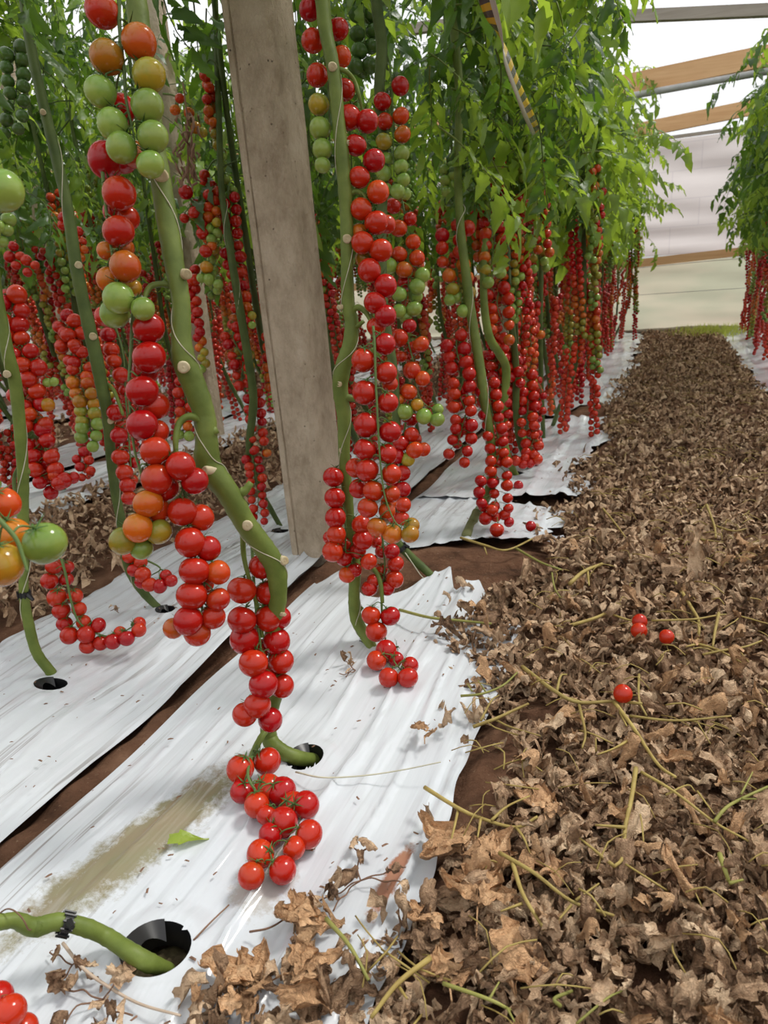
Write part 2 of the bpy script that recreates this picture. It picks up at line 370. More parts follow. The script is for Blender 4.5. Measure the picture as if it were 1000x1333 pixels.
# mulch film strips
def film(label, xl, xr, y0, y1, seed, res, holes=(), amp=1.0, ys_fn=None, ye_fn=None, l_fn=None, r_fn=None, group=None, vp=1.0, nvf=None):
    nu = max(8, int((xr - xl) / res[0])); nv = nvf or max(8, int((y1 - y0) / res[1]))
    U, V = np.meshgrid(np.linspace(0, 1, nu), np.linspace(0, 1, nv), indexing='ij')
    V = V ** vp; Yl = y0 + (y1 - y0) * V
    l = xl + (l_fn(Yl) if l_fn else .006 * np.sin(Yl * 5 + seed)); r = xr + (r_fn(Yl) if r_fn else .008 * np.sin(Yl * 4 + seed * 2))
    X = l + (r - l) * U
    ya = y0 + (ys_fn(X) if ys_fn else 0 * X); yb = y1 + (ye_fn(X) if ye_fn else 0 * X); Y = ya + (yb - ya) * V
    for (c, rx, ry) in holes:                       # pull the grid onto the rim of each planting hole
        dx = (X - c[0]) / rx; dy = (Y - c[1]) / ry; q = np.sqrt(dx ** 2 + dy ** 2); w = (q > .55) & (q < 1.35); t = np.where(q < 1, 1.0, 1.0)
        band = (np.abs(q - 1) < .62 * max(res) / min(rx, ry)) & w
        X = np.where(band, c[0] + dx / np.maximum(q, 1e-6) * rx * t, X); Y = np.where(band, c[1] + dy / np.maximum(q, 1e-6) * ry * t, Y)
    r_ = np.random.default_rng(seed); Z = np.zeros_like(X)
    for k in range(11):
        f = r_.uniform(22, 120); dr = r_.uniform(-.05, .05); ph = r_.uniform(0, 6.3); wob = .01 * np.sin(Y * r_.uniform(3, 9) + r_.uniform(0, 6))
        env = np.clip(.5 + .8 * np.sin(Y * r_.uniform(1.5, 5) + X * r_.uniform(3, 12) + r_.uniform(0, 6)), 0, 1)
        side = .35 + .65 * np.clip((X - xl) / (xr - xl), 0, 1) ** (1 if k % 2 else .3)
        Z += env * side * (.0105 if k < 3 else .0045) * amp * (1 - np.abs(np.sin((X + dr * Y + wob) * f / 2 + ph))) ** (4 + 2 * (k % 3))
    Z += .004 * waves(seed + 50, 6, 4, 16)(X, Y) * amp + .012 * np.sin(math.pi * np.clip((X - l) / (r - l), 0, 1))
    for (c, rx, ry) in holes:                       # the film lies flat round a planting hole
        q = np.sqrt(((X - c[0]) / rx) ** 2 + ((Y - c[1]) / ry) ** 2); wt_ = np.clip((2.1 - q) / .9, 0, 1); wt_ = wt_ * wt_ * (3 - 2 * wt_); Z = Z * (1 - wt_) + .016 * wt_
    mb = MB(); Vv = np.stack([X, Y, Z], -1).reshape(-1, 3); cx, cy = X, Y; fs = []
    for q in gridfaces(nu, nv):
        ok = True
        if holes:
            c0 = Vv[list(q)].mean(0)
            for (c, rx, ry) in holes:
                if ((c0[0] - c[0]) / rx) ** 2 + ((c0[1] - c[1]) / ry) ** 2 < .97: ok = False
        if ok: fs.append(q)
    mb.add(Vv, fs); o = mb.build('mulch_film', M_FILM)
    tag(o, label, 'plastic film', group)
    # black underside, seen at the rims
    for (c, rx, ry) in holes:
        h = MB(); a = np.linspace(0, 2 * math.pi, 33)[:-1]; cz = .0145
        rr = lambda s, z: np.stack([c[0] + np.cos(a) * rx * s, c[1] + np.sin(a) * ry * s, np.full(32, z)], 1)
        W_ = np.concatenate([rr(1.03, cz + .001), rr(.97, cz - .004), rr(.93, cz - .03)])
        h.add(W_, [(i * 32 + k, i * 32 + (k + 1) % 32, (i + 1) * 32 + (k + 1) % 32, (i + 1) * 32 + k) for i in range(2) for k in range(32)])
        # flap of film folded back into the hole on its left side
        b0 = np.linspace(math.radians(110), math.radians(235), 12)
        o1 = np.stack([c[0] + np.cos(b0) * rx * 1.02, c[1] + np.sin(b0) * ry * 1.02, np.full(12, cz + .004)], 1)
        o2 = np.stack([c[0] + np.cos(b0) * rx * .62 + .004, c[1] + np.sin(b0) * ry * .62, cz - .012 + .012 * np.sin(np.linspace(0, math.pi, 12))], 1)
        h.add(np.concatenate([o1, o2]), [(k, k + 1, 13 + k, 12 + k) for k in range(11)])
        h.build('hole_collar', M_BLACK, o)['label'] = 'black underside of the film around the planting hole'
        pm = MB(); nn = 14; rad = np.linspace(0, 1, 7)
        pts = np.array([(c[0] + np.cos(t) * rx * 1.3 * q, c[1] + np.sin(t) * ry * 1.3 * q, -.016 - .012 * q * q + .004 * math.sin(7 * t + 9 * q)) for q in rad for t in np.linspace(0, 2 * math.pi, 24, endpoint=False)])
        pm.add(pts, [(i * 24 + k, i * 24 + (k + 1) % 24, (i + 1) * 24 + (k + 1) % 24, (i + 1) * 24 + k) for i in range(6) for k in range(24)])
        pm.build('hole_soil', M_SOILP, o)['label'] = 'dark potting soil in the planting hole'
    return o
def jag(seed, a=.03, f=9):
    r = np.random.default_rng(seed); ph = r.uniform(0, 6, 4)
    return lambda s: a * (np.sin(s * f + ph[0]) + .7 * np.sin(s * f * 2.3 + ph[1]) + .5 * np.abs(np.sin(s * f * 4.1 + ph[2])) + .3 * np.sin(s * f * 9 + ph[3]))
film('white plastic mulch film with two round planting holes, nearest the leaf litter', -.745, -.235, .25, 1.40, 11, (.005, .006), HOLES[:2], 1.0,
     ye_fn=lambda x: np.interp(x, [-.745, -.70, -.66, -.60, -.56, -.52, -.49, -.45, -.41, -.37, -.3, -.2], [.19, .16, .05, -.01, -.01, .05, .12, .17, .05, .12, -.03, -.12]), r_fn=jag(5, .006, 6))
film('short white mulch film strip just beyond the bare soil patch', -.735, -.235, 1.80, 2.20, 21, (.011, .012), (), 1.0,
     ys_fn=lambda x: np.interp(x, [-.735, -.65, -.55, -.44, -.3], [-.25, -.12, -.06, .0, .03]), r_fn=jag(8, .028, 11), ye_fn=lambda x: np.interp(x, [-.735, -.45, -.43, -.2], [0.03, .03, -.05, -.12]))
film('white mulch film strip with ragged aisle edge, third strip up the aisle', -.735, -.25, 2.17, 3.55, 22, (.012, .02), HOLES[5:6], 1.1, r_fn=jag(9, .035, 7), ys_fn=lambda x: np.interp(x, [-.735, -.45, -.43, -.2], [0, 0, .05, .1]), ye_fn=jag(31, .03, 11))
film('white mulch film strip at the far end of the aisle row, towards the wall', -.735, -.22, 3.75, YEND - .2, 23, (.02, .05), (), 1.2, r_fn=jag(10, .03, 5), ys_fn=lambda x: np.interp(x, [-.735, -.45, -.4, -.2], [-.15, -.15, .2, .35]))
film('white creased mulch film strip left of the bare soil gap, behind the nearest strip', -1.285, -.785, .25, YEND - .2, 12, (.008, .008), HOLES[2:5], 1.25, l_fn=jag(14, .012, 8), vp=2.2, nvf=520)
for i, (a, b) in enumerate(BEDS[2:], 2):
    fo = ['fifth', 'sixth', 'seventh', 'eighth', 'ninth', 'tenth', '', 'near', 'middle', 'far'][i - 4] if i >= 4 else ''
    lab = ['', '', 'dirty white mulch film strip across the left litter path, its near edge facing the camera', 'white mulch film strip behind the dark gap on the second bed to the left'][i] if i < 4 else ('white mulch film strip along the right-hand row, beside the leaf-strewn aisle' if i == 10 else ('white mulch film strip, %s one counted left from the aisle' % fo if i < 10 else 'white mulch film strip, %s one right of the right-hand row' % fo))
    film(lab, a, b, 1.2 if i < 10 else 2.5, YEND - .2, 30 + i, (.02, .05) if i in (2, 3, 10) else (.06, .15), (), 1.5, group='mulch film strips',
         r_fn=jag(40 + i, .012, 6), l_fn=jag(60 + i, .022 if i in (10,) else .01, 6))

# greenhouse shell
def roofz(x): return 2.20 + .05 * (x + .2) if -1.2 < x < 3 else (2.15 if x < 0 else 2.36 - .1 * (x - 3))
def sheet(name, lab, m, pts_u, pts_v, fn, thick=0):
    U, V = np.meshgrid(pts_u, pts_v, indexing='ij'); mb = MB(); mb.add(fn(U, V).reshape(-1, 3), gridfaces(len(pts_u), len(pts_v)))
    return tag(mb.build(name, m), lab, None, None, 'structure')
zr = np.vectorize(roofz)
sheet('ceiling', 'translucent white film roof', M_ROOF, np.arange(-9, 5.1, .5), np.arange(-6, 9.0, .5), lambda u, v: np.stack([u, v, zr(u) + .14 + .02 * np.sin(v * 2.4)], -1))
wv = waves(77, 8, 2, 9, (.5, 1.4))
sheet('wall_back', 'milky white plastic film wall above the rail', M_WALLU, np.arange(-9, 5.1, .12), np.linspace(.80, 1.93, 24), lambda u, v: np.stack([u, YEND + .018 * wv(u, v * 2.5) + 0 * u, v], -1))
sheet('wall_back_lower', 'cream green translucent film wall below the rail', M_WALLL, np.arange(-9, 5.1, .12), np.linspace(-.05, .73, 16), lambda u, v: np.stack([u, YEND + .01 * wv(u + 3, v * 2.5), v], -1))
sheet('wall_back_gable', 'clear film above the end wall', M_ROOF, np.arange(-9, 5.1, .5), np.linspace(1.96, 2.5, 4), lambda u, v: np.stack([u, YEND + 0 * u, np.minimum(v, zr(u) + .14)], -1))
sheet('wall_left', 'white film side wall behind the far rows', M_SIDE, np.arange(-6, 9.1, .5), np.linspace(-.05, 2.2, 8), lambda u, v: np.stack([-9 + .02 * wv(u, v), u, v], -1))
sheet('wall_right', 'white film side wall beyond the right row', M_SIDE, np.arange(-6, 9.1, .5), np.linspace(-.05, 2.2, 8), lambda u, v: np.stack([5 + .02 * wv(u, v), u, v], -1))
sheet('wall_front', 'added unseen white film wall behind the viewer, blocking frontal sky light', M_SIDE, np.arange(-9, 5.1, .5), np.linspace(-.05, 2.3, 8), lambda u, v: np.stack([u, -6 + .02 * wv(u, v), v], -1))  # unseen wall, added so open sky behind the camera doesn't flatten the light
def beam(name, m, y, z, hgt, dep, slope, x0=-9, x1=5, sag=0, lab=None):
    mb = MB(); n = 30; X = np.linspace(x0, x1, n); sec = [(-dep / 2, -hgt / 2), (dep / 2, -hgt / 2), (dep / 2, hgt / 2), (-dep / 2, hgt / 2)]
    V = np.array([(x, y + a + .006 * math.sin(x * 2), z + b + slope * (max(-1.5, min(3.2, x)) - .3) + sag * math.sin(x * 1.7)) for x in X for a, b in sec])
    f = [(i * 4 + k, i * 4 + (k + 1) % 4, (i + 1) * 4 + (k + 1) % 4, (i + 1) * 4 + k) for i in range(n - 1) for k in range(4)] + [(3, 2, 1, 0), tuple((n - 1) * 4 + k for k in range(4))]
    mb.add(V, f); return tag(mb.build(name, m, None, False), lab, None, None, 'structure')
beam('trim_1', M_WOOD, YEND - .05, .765, .085, .04, .045, lab='orange pine rail across the end wall')
beam('trim_2', M_WOODG, YEND - .04, 1.945, .03, .04, .012, lab='thin grey batten on top of the film wall')
def at_y(px, py, y): d = ray(px, py); return CAM + d * (y / d[1])
b1 = at_y(900, 154, 7.7); b2 = at_y(905, 90, 6.0); b3 = at_y(920, 22, 5.2)
beam('trim_3', M_WOOD, 7.7, b1[2], .12, .05, .075, lab='pine roof beam nearest the end wall')
beam('trim_4', M_WOOD, 6.0, b2[2], .125, .06, .055, lab='second pine roof beam with a steel pipe under it')
beam('trim_5', M_WOODG, 5.2, b3[2], .06, .05, -.12, -2.0, 3, lab='grey weathered roof board crossing above the aisle')
mb = MB(); mb.tube([(x, 5.95, b2[2] - .095 + .035 * (max(-1.5, min(3.2, x)) - .3)) for x in np.linspace(-8.9, 4.9, 12)], .022, 10)
tag(mb.build('trim_6', M_STEEL), 'grey steel pipe under the second roof beam', None, None, 'structure')
mb = MB(); mb.tube([(x, YEND - .03, .70 + .015 * math.sin(x * 2.3)) for x in np.linspace(-8.9, 4.9, 60)], .0035, 5); mb.tube([(x, YEND - .03, .41 + .01 * math.sin(x * 1.3)) for x in np.linspace(-8.9, 4.9, 60)], .003, 5)
tag(mb.build('trim_7', M_STEEL), 'thin wires along the lower end wall', None, None, 'structure')
mb = MB()
for q in range(2):
    mb.tube([(x, YEND - .06 + .02 * math.sin(x * 7 + q), .02 + .01 * math.sin(x * 5 + q * 2)) for x in np.linspace(-8.9, 4.9, 90)], .028 - .01 * q, 7)
tag(mb.build('baseboard_back', plain('rolled_dirty_film', (.16, .12, .08), .7, 0, 8, .004, (.42, .36, .28))), 'dirty rolled film along the foot of the end wall', None, None, 'structure')

# concrete posts
def post(name, base, w, top, label, seed, group=None, steel=False):
    """Cast post with chipped arrises; base and top are the centre line ends."""
    base = np.array(base); top = np.array(top); nz = 46; prof = []
    c = .006; h = w / 2
    pr = [(-h + c, -h), (-h * .45, -h), (-h * .45 + .001, -h + .0035), (-h * .41, -h + .0035), (-h * .40, -h), (h - c * 2, -h), (h - c, -h + c * .3), (h, -h + c), (h, h - c), (h - c, h), (-h + c, h), (-h, h - c), (-h, -h + c)]
    pr = [(-h + c, -h), (-h + 3 * c, -h), (-h + 3.3 * c, -h + .004), (-h + 3.7 * c, -h + .004), (-h + 4 * c, -h), (0, -h), (h - 4 * c, -h), (h - 2 * c, -h), (h - c, -h + c * .6), (h, -h + 2 * c), (h, 0), (h, h - c), (h - c, h), (-h + c, h), (-h, h - c), (-h, -h + c)]
    r = np.random.default_rng(seed); V = []
    for i in range(nz):
        t = i / (nz - 1); p = base + (top - base) * t; chip = .004 * (r.random() ** 3) * 2
        for k, (x, y) in enumerate(pr):
            e = .0012 * math.sin(i * .7 + k) 
            if k in (7, 8, 9): x2, y2 = x - chip - r.uniform(0, .003), y + chip * .4 + r.uniform(-.001, .002)
            else: x2, y2 = x + e * .4, y + e * .4
            V.append((p[0] + x2, p[1] + y2, p[2]))
    n = len(pr); mb = MB()
    mb.add(V, [(i * n + k, i * n + (k + 1) % n, (i + 1) * n + (k + 1) % n, (i + 1) * n + k) for i in range(nz - 1) for k in range(n)] + [tuple((nz - 1) * n + k for k in range(n))])
    o = mb.build(name, M_CONC, None, False, loc=base.tolist()); return tag(o, label, 'post', group)
pb = G(408, 728); post('concrete_post', (pb[0], pb[1] + .055, -.06), .118, (pb[0] - .055, pb[1] + .05, 2.15), 'thick weathered concrete post standing in the soil between the two near vines', 1)
for (px, py, dp, w, lab) in [((272, 520, 3.6, .085, 'pale concrete post behind the hero vine, among the back rows of trusses')),
                             ((417, 520, 4.6, .07, 'thin grey post right of the big concrete post, seen past its edge')),
                             ((658, 480, 4.1, .085, 'grey post in the aisle row, half hidden by red trusses')),
                             ((742, 440, 6.0, .095, 'far grey post in the aisle row near the hanging tape')),
                             ((84, 470, 4.9, .085, 'pale post at far left behind the second bed'))]:
    q = P(px, py, dp); post('concrete_post', (q[0], q[1], -.05), w, (q[0] - .03, q[1], 2.12), lab.replace('hero vine', 'thick near vine'), int(px))

# ------------------------------------------------------------------ tomatoes
def fruit_mesh(name, ck, seed, calyx=True, seg=20, rings=12, elong=1.0, heart=.10):
    r = np.random.default_rng(seed); mb = MB(); V = []
    ph = r.uniform(0, 6.3)
    for i in range(rings + 1):
        th = math.pi * i / rings
        for k in range(seg):
            a = 2 * math.pi * k / seg; lob = 1 + .018 * math.cos(3 * a + ph) * math.sin(th)
            x = math.sin(th) * lob; z = math.cos(th) * .95 * elong
            if th < .9: z -= heart * (1 - th / .9) ** 1.5
            V.append((x * math.cos(a), x * math.sin(a), z))
    mb.add(V, [(i * seg + k, (i + 1) * seg + k, (i + 1) * seg + (k + 1) % seg, i * seg + (k + 1) % seg) for i in range(rings) for k in range(seg)])
    if calyx:
        zt = .95 * elong - heart
        n = 5 + seed % 2
        for k in range(n):
            a = 2 * math.pi * k / n + r.uniform(-.2, .2); ln = r.uniform(.55, .8); lift = r.uniform(-.1, .28); pts = []
            for t in np.linspace(0, 1, 5):
                rr = .08 + ln * t; w = .085 * math.sin(math.pi * min(1, t * .8 + .22)) * (1 - t * .75) + .003
                zz = zt + .06 - (.22 if lift < .05 else .05) * t * t + lift * t * t + .05 * math.sin(3 * t)
                for s in (-1, 0, 1):
                    b = a + s * w / max(rr, .12) ; pts.append((rr * math.cos(b), rr * math.sin(b), zz + (.03 if s == 0 else 0)))
            mb.add(pts, gridfaces(5, 3), 1)
        mb.tube([(0, 0, zt - .02), (.02, .01, zt + .12), (.05, .02, zt + .26)], [.075, .06, .05], 6, 1)
    return mb.data(name, [FM[ck], M_CALYX] if calyx else [FM[ck]])
FR = {k: [fruit_mesh('tomato', k, 10 + s, True, elong=e, heart=h) for s, (e, h) in enumerate([(1.0, .08), (1.04, .05), (.98, .13), (1.08, .04)])] for k in FM}
FRL = {k: [fruit_mesh('tomato', k, 30 + s, True, 12, 8) for s in range(2)] for k in FM}
COLS = 'RrOYyGD'

def put_fruit(parent, rach, c, rad, ck, axis, mb_st, pin, low=False, offs=(0, 0, 0)):
    """One tomato (its own object) with its pedicel added to the truss stalk mesh."""
    me = random.choice((FRL if low else FR)[ck])
    M = TRS(np.asarray(c) - offs, rot_to(axis, random.uniform(0, 6.28)), rad)
    o = link('tomato', me, parent, M)
    if mb_st is not None and pin is not None:
        tip = np.asarray(c) + nrm(axis) * rad * 1.05
        mid = (tip + pin) / 2 + nrm(axis) * rad * .25
        mb_st.tube(smoothline([pin, mid, tip], 3), [max(.0008, rad * .055)] * 7, 5)
    return o
def truss3d(plant, base, rach, fruits, label=None, low=False, rr=.0019):
    """rach: 3-D polyline; fruits: (centre, radius, colour key)."""
    base = np.asarray(base); rach = smoothline(rach, 5); mb = MB(); n = len(rach)
    mb.tube(rach, np.linspace(rr * 1.35, rr * .6, n), 6)
    tr = link('truss', None, plant) if False else None
    me_holder = bpy.data.objects.new('truss', bpy.data.meshes.new('truss')); COL.objects.link(me_holder)
    me_holder.parent = plant
    for (c, rad, ck) in fruits:
        c = np.asarray(c); d = np.linalg.norm(rach - (c + np.array([0, 0, rad * 1.1])), axis=1); j = int(d.argmin()); pin = rach[j]
        v = pin - c; ax = nrm(nrm(v) * .75 + np.array([0, 0, .75]) + rng.normal(0, .12, 3))
        put_fruit(me_holder, rach, c, rad, ck, ax, mb, pin, low, base)
    mb.v = [np.concatenate(mb.v) - base]
    me_holder.data = mb.data('truss', [M_TRUSS])
    if label: me_holder['label'] = label
    return me_holder
def px_truss(plant, base, depth, fruits, rach=None, label=None, k_r=1.07, rdepth=None, low=False):
    """fruits: (px, py, diameter px, colour[, extra depth]); rach: px polyline (x, y[, extra depth])."""
    out = []
    for f in fruits:
        dd = depth(f[0], f[1]) if callable(depth) else depth
        dz = f[4] if len(f) > 4 else 0
        t = dd + dz
        for _ in range(60):                         # fruit rests on the film, never under it
            if P(f[0], f[1], t)[2] > f[2] * .5 * t / F * .93 + .016: break
            t -= .008
        out.append((P(f[0], f[1], t), f[2] * .5 * t / F * k_r, f[3]))
    if rach is None:
        s = sorted(fruits, key=lambda f: f[1]); m = max(3, len(s) // 4); rp = []
        for i in range(m):
            ch = s[int(i * len(s) / m):int((i + 1) * len(s) / m)] or s[-1:]
            rp.append((np.mean([f[0] for f in ch]), np.mean([f[1] for f in ch]) - ch[0][2] * .6, .006))
        rach = rp
    R3 = []
    for q in rach:
        dd = depth(q[0], q[1]) if callable(depth) else depth
        t = dd + (q[2] if len(q) > 2 else .004)
        for _ in range(60):
            if P(q[0], q[1], t)[2] > .03: break
            t -= .008
        R3.append(P(q[0], q[1], t))
    return truss3d(plant, base, R3, out, label, low)
def chain(pts, d, cols, w=.5, step=.47, jit=.12, third=.0):
    """Staggered pairs of fruit along a px polyline (list of (x, y)); colours run from first to last."""
    p = smoothline(pts, 8); seg = np.linalg.norm(np.diff(p, axis=0), axis=1); s = np.concatenate([[0], np.cumsum(seg)]); tot = s[-1]; out = []; n = max(2, int(tot / (step * d)))
    for i in range(n + 1):
        t = tot * i / n; x = np.interp(t, s, p[:, 0]); y = np.interp(t, s, p[:, 1]); j = min(len(p) - 2, int(np.searchsorted(s, t)))
        tg = nrm(p[min(j + 1, len(p) - 1)] - p[max(j - 1, 0)]); nr = np.array([-tg[1], tg[0]]); sd = 1 if i % 2 else -1
        ck = cols[min(len(cols) - 1, int(i / (n + 1) * len(cols) + random.uniform(-.25, .25)) if len(cols) > 1 else 0)]
        dd = d * random.uniform(.88, 1.08) * (1 - .12 * (i / n)); out.append((x + nr[0] * sd * w * d + random.gauss(0, jit * d * .5), y + nr[1] * sd * w * d + random.gauss(0, jit * d * .5), dd, ck, random.uniform(-.006, .010)))
        if random.random() < third: out.append((x + random.gauss(0, .2 * d), y + random.gauss(0, .2 * d), dd * .95, ck, .022))
    return out

def stem_part(plant, base, pts, rad, m=M_STEM, seg=12, name='stem', sm=6, nodes=True):
    p = smoothline([list(q) + [r] for q, r in zip(pts, rad)], sm); xyz = p[:, :3]; rr = p[:, 3].copy()
    if nodes: rr *= 1 + .07 * np.sin(np.arange(len(rr)) * 1.3) ** 8
    mb = MB(); mb.tube(xyz - np.asarray(base), rr, seg); return mb.build(name, m, plant)
def px_stem(plant, base, pts, m=M_STEM, seg=14, name='stem'):
    """pts: (px, py, depth, width px)."""
    Q = []
    for i, (a, b, c, w) in enumerate(pts):
        if name == 'stem' and i == 0: Q.append(G(a, b, -.012)); continue
        t = c
        for _ in range(50):
            if P(a, b, t)[2] > w * .5 * t / F + (.018 if i > 1 else .004): break
            t -= .006
        Q.append(P(a, b, t))
    return stem_part(plant, base, Q, [w * .5 * c / F for a, b, c, w in pts], m, seg, name)
def twine(plant, base, pts, turns, rad, r=.0007, m=M_TWINE, label=None):
    """Twine wound loosely round a stem."""
    p = smoothline([list(q) + [k] for q, k in zip(pts, rad)], 14); n = len(p); t = np.gradient(p[:, :3], axis=0); V = []
    for i in range(n):
        a = turns * 2 * math.pi * i / n; tt = nrm(t[i]); u = nrm(np.cross(tt, [0, 1, .1])); w = np.cross(tt, u); V.append(p[i, :3] + (u * math.cos(a) + w * math.sin(a)) * (p[i, 3] + r))
    mb = MB(); mb.tube(np.array(V) - np.asarray(base), r, 5); o = mb.build('twine', m, plant)
    if label: o['label'] = label
    return o
def scar(plant, base, px, py, dp, dpx, nx=0.0):
    """Pale disc where a leaf was cut off, facing the viewer's side of the stem."""
    c = P(px, py, dp); r = dpx * .5 * dp / F; ax = nrm(nrm(CAM - c) + np.array([nx, 0, 0])); mb = MB(); a = np.linspace(0, 2 * math.pi, 15)[:-1]; M = np.array(rot_to(ax))[:3, :3]
    rings = [(1.15, -.016), (1.05, -.002), (.8, .0006), (.42, -.0012), (.02, .0004)]; V = []
    for s, z in rings:
        for t in a: V.append(c - np.asarray(base) + M @ np.array([math.cos(t) * r * s * (1 + .08 * math.sin(3 * t)), math.sin(t) * r * s, z]))
    mb.add(V, [(i * 14 + k, i * 14 + (k + 1) % 14, (i + 1) * 14 + (k + 1) % 14, (i + 1) * 14 + k) for i in range(4) for k in range(14)]); mb.build('cut_scar', M_SCAR, plant)
def clip(plant, base, c, axis, r, label=True):
    """Black ladder-strap tie round a stem with a loose end."""
    M = np.array(rot_to(axis))[:3, :3]; mb = MB(); n = 20
    V = []
    for i in range(n + 1):
        a = 2 * math.pi * i / n * 1.0
        for z in (-.0042, .0042):
            for q in (r * 1.04, r * 1.04 + .0016): V.append(M @ np.array([math.cos(a) * q, math.sin(a) * q, z]))
    f = []
    for i in range(n):
        for e in ((0, 1), (1, 3), (3, 2), (2, 0)): f.append((i * 4 + e[0], i * 4 + e[1], (i + 1) * 4 + e[1], (i + 1) * 4 + e[0]))
    mb.add(np.array(V) + (np.asarray(c) - base), f)
    for i in range(0, n, 2):
        a = 2 * math.pi * i / n; mb.tube(np.array([M @ np.array([math.cos(a) * (r * 1.04 + .002), math.sin(a) * (r * 1.04 + .002), z]) for z in (-.006, .006)]) + (np.asarray(c) - base), .0013, 5)
    e = M @ np.array([r * 1.1, 0, 0]); d = nrm(e) * .012 + np.array([0, -.002, -.008])
    mb.tube(np.array([e, e + d * .5, e + d]) + (np.asarray(c) - base), [.0045, .004, .003], 6)
    o = mb.build('stem_clip', M_BLACK, plant, False); o['label'] = 'black strap tie round the stem'

# ------------------------------------------------------------------ leaves
def leaflet(mb, M, ln, w, rs, nt=7, mi=0, curl=.0, res=5):
    """Toothed, folded leaflet; M maps leaflet space (y = length, z = up) into the leaf."""
    t = np.linspace(0, 1, nt); s = np.linspace(-1, 1, res); V = []
    tooth = 1 + .22 * np.array([0, 1, -1, 1, -1, 1, 0, 1, -1, 0, 0])[:nt]
    ph = rs.uniform(0, 6); fold = rs.uniform(.15, .55)
    for i, a in enumerate(t):
        prof = (math.sin(math.pi * min(1, a ** .8)) ** .75) * (1 - .25 * a) if 0 < a < 1 else .02
        ww = w * prof * tooth[i]
        for b in s:
            V.append((b * ww, a * ln + abs(b) * (-.16 * ln if tooth[i] > 1 else -.05 * ln) * (1 if 0 < a < 1 else 0), abs(b) * ww * fold + .05 * ln * math.sin(a * 7 + ph + b * 2) - (curl + .18) * ln * a * a))
    V = np.array(V); V = V @ M[:3, :3].T + M[:3, 3]; mb.add(V, gridfaces(nt, res), mi)
def comp_leaf(seed, hi=True, ln=.24, mats=None):
    """Compound tomato leaf: petiole, rachis and 7 toothed leaflets with small ones between."""
    rs = np.random.default_rng(seed); mb = MB(); nt, res = (8, 5) if hi else (5, 3)
    dr = rs.uniform(.5, 1.3); t = np.linspace(0, 1, 8)
    ax = np.stack([.03 * np.sin(t * 3 + seed) * t, ln * np.sin(t * dr) / dr, -ln * (1 - np.cos(t * dr)) / dr], 1)
    mb.tube(ax, np.linspace(.0022, .0009, 8), 5 if hi else 3, 1)
    for frac, size, both in ((.26, .65, 1), (.40, .35, 1), (.50, .95, 1), (.62, .38, 1), (.72, 1.0, 1), (.82, .35, 1), (.90, .85, 1), (1.0, 1.15, 0)):
        i = frac * 7; p = np.array([np.interp(i, range(8), ax[:, c]) for c in range(3)]); j = min(6, int(i)); tg = nrm(ax[j + 1] - ax[j])
        for sd in ((-1, 1) if both else (0,)):
            if size < .4 and not hi and rs.random() < .6: continue
            ang = sd * rs.uniform(.9, 1.25); l = .060 * size * rs.uniform(.85, 1.2); d = nrm(np.array([math.sin(ang), 0, 0]) + tg * math.cos(ang) + np.array([0, 0, rs.uniform(-.45, .1)]))
            x = nrm(np.cross(d, [0, 0, 1]) + rs.normal(0, .25, 3)); z = np.cross(x, d); M = np.eye(4); M[:3, 0] = x; M[:3, 1] = d; M[:3, 2] = z; M[:3, 3] = p + d * .006
            leaflet(mb, M, l, l * .30, rs, nt, 0, rs.uniform(0, .4), res)
    return mb, (mats or [M_LEAF, M_STEMD])
LEAF_HI = []; LEAF_LO = []; LEAF_HIY = []; LEAF_LOY = []
for s in range(6):
    b, ms = comp_leaf(100 + s, True, .22 + .02 * (s % 3)); LEAF_HI.append(b.data('leaf', ms)); LEAF_HIY.append(b.data('leaf', [M_LEAFY, M_STEM]))
    b, ms = comp_leaf(100 + s, False, .22 + .02 * (s % 3)); LEAF_LO.append(b.data('leaf', ms)); LEAF_LOY.append(b.data('leaf', [M_LEAFY, M_STEM]))
def leaf_matrix(p, az, pitch, roll, sc): return Matrix.Translation(Vector(p)) @ Matrix.Rotation(az, 4, 'Z') @ Matrix.Rotation(pitch, 4, 'X') @ Matrix.Rotation(roll, 4, 'Y') @ Matrix.Scale(sc, 4)
def blocked(p, out):
    """Leaves that the growers pruned away: none hangs in front of the near stems, fruit or the post."""
    for r in (0, .1, .2, .3):
        x, y, d = proj((p[0] + out[0] * r, p[1] + out[1] * r, p[2] - r * .5))
        if d < .3: return True
        if -60 < x < 1060 and y > -60:
            if d < 1.5 or (d < 2.3 and 245 < x < 475) or (d < 1.75 and x < 555): return True
            if d < 2.6 and 575 < x < 720 and y > 265: return True
            if d < 2.0 and 440 < x < 545 and y > -20: return True
    return False
def canopy(plant, base, xy, n, z0=.98, z1=2.0, hi=True, sx=.17, sy=.17, bright=.25, seed=None):
    base = np.asarray(base)
    for i in range(n):
        z = z0 + (z1 - z0) * ((i + random.random()) / n) ** .9; az = random.uniform(-math.pi, math.pi)
        p = np.array([xy[0] + random.gauss(0, sx * .5), xy[1] + random.gauss(0, sy * .5), z]); out = np.array([-math.sin(az), math.cos(az)])
        # sunlight put into the colour: outer leaves facing the sun side take the paler material
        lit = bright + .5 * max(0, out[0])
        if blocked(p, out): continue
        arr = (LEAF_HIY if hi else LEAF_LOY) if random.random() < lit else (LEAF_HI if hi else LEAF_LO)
        link('leaf', random.choice(arr), plant, leaf_matrix(p - base, az, random.uniform(-.95, .25), random.uniform(-.5, .5), random.uniform(.8, 1.25)))

# ------------------------------------------------------------------ the near plants, truss by truss
def plant(base, label, name='tomato_vine'):
    e = empty(name, base.tolist() if hasattr(base, 'tolist') else base); return tag(e, label, 'tomato plant')
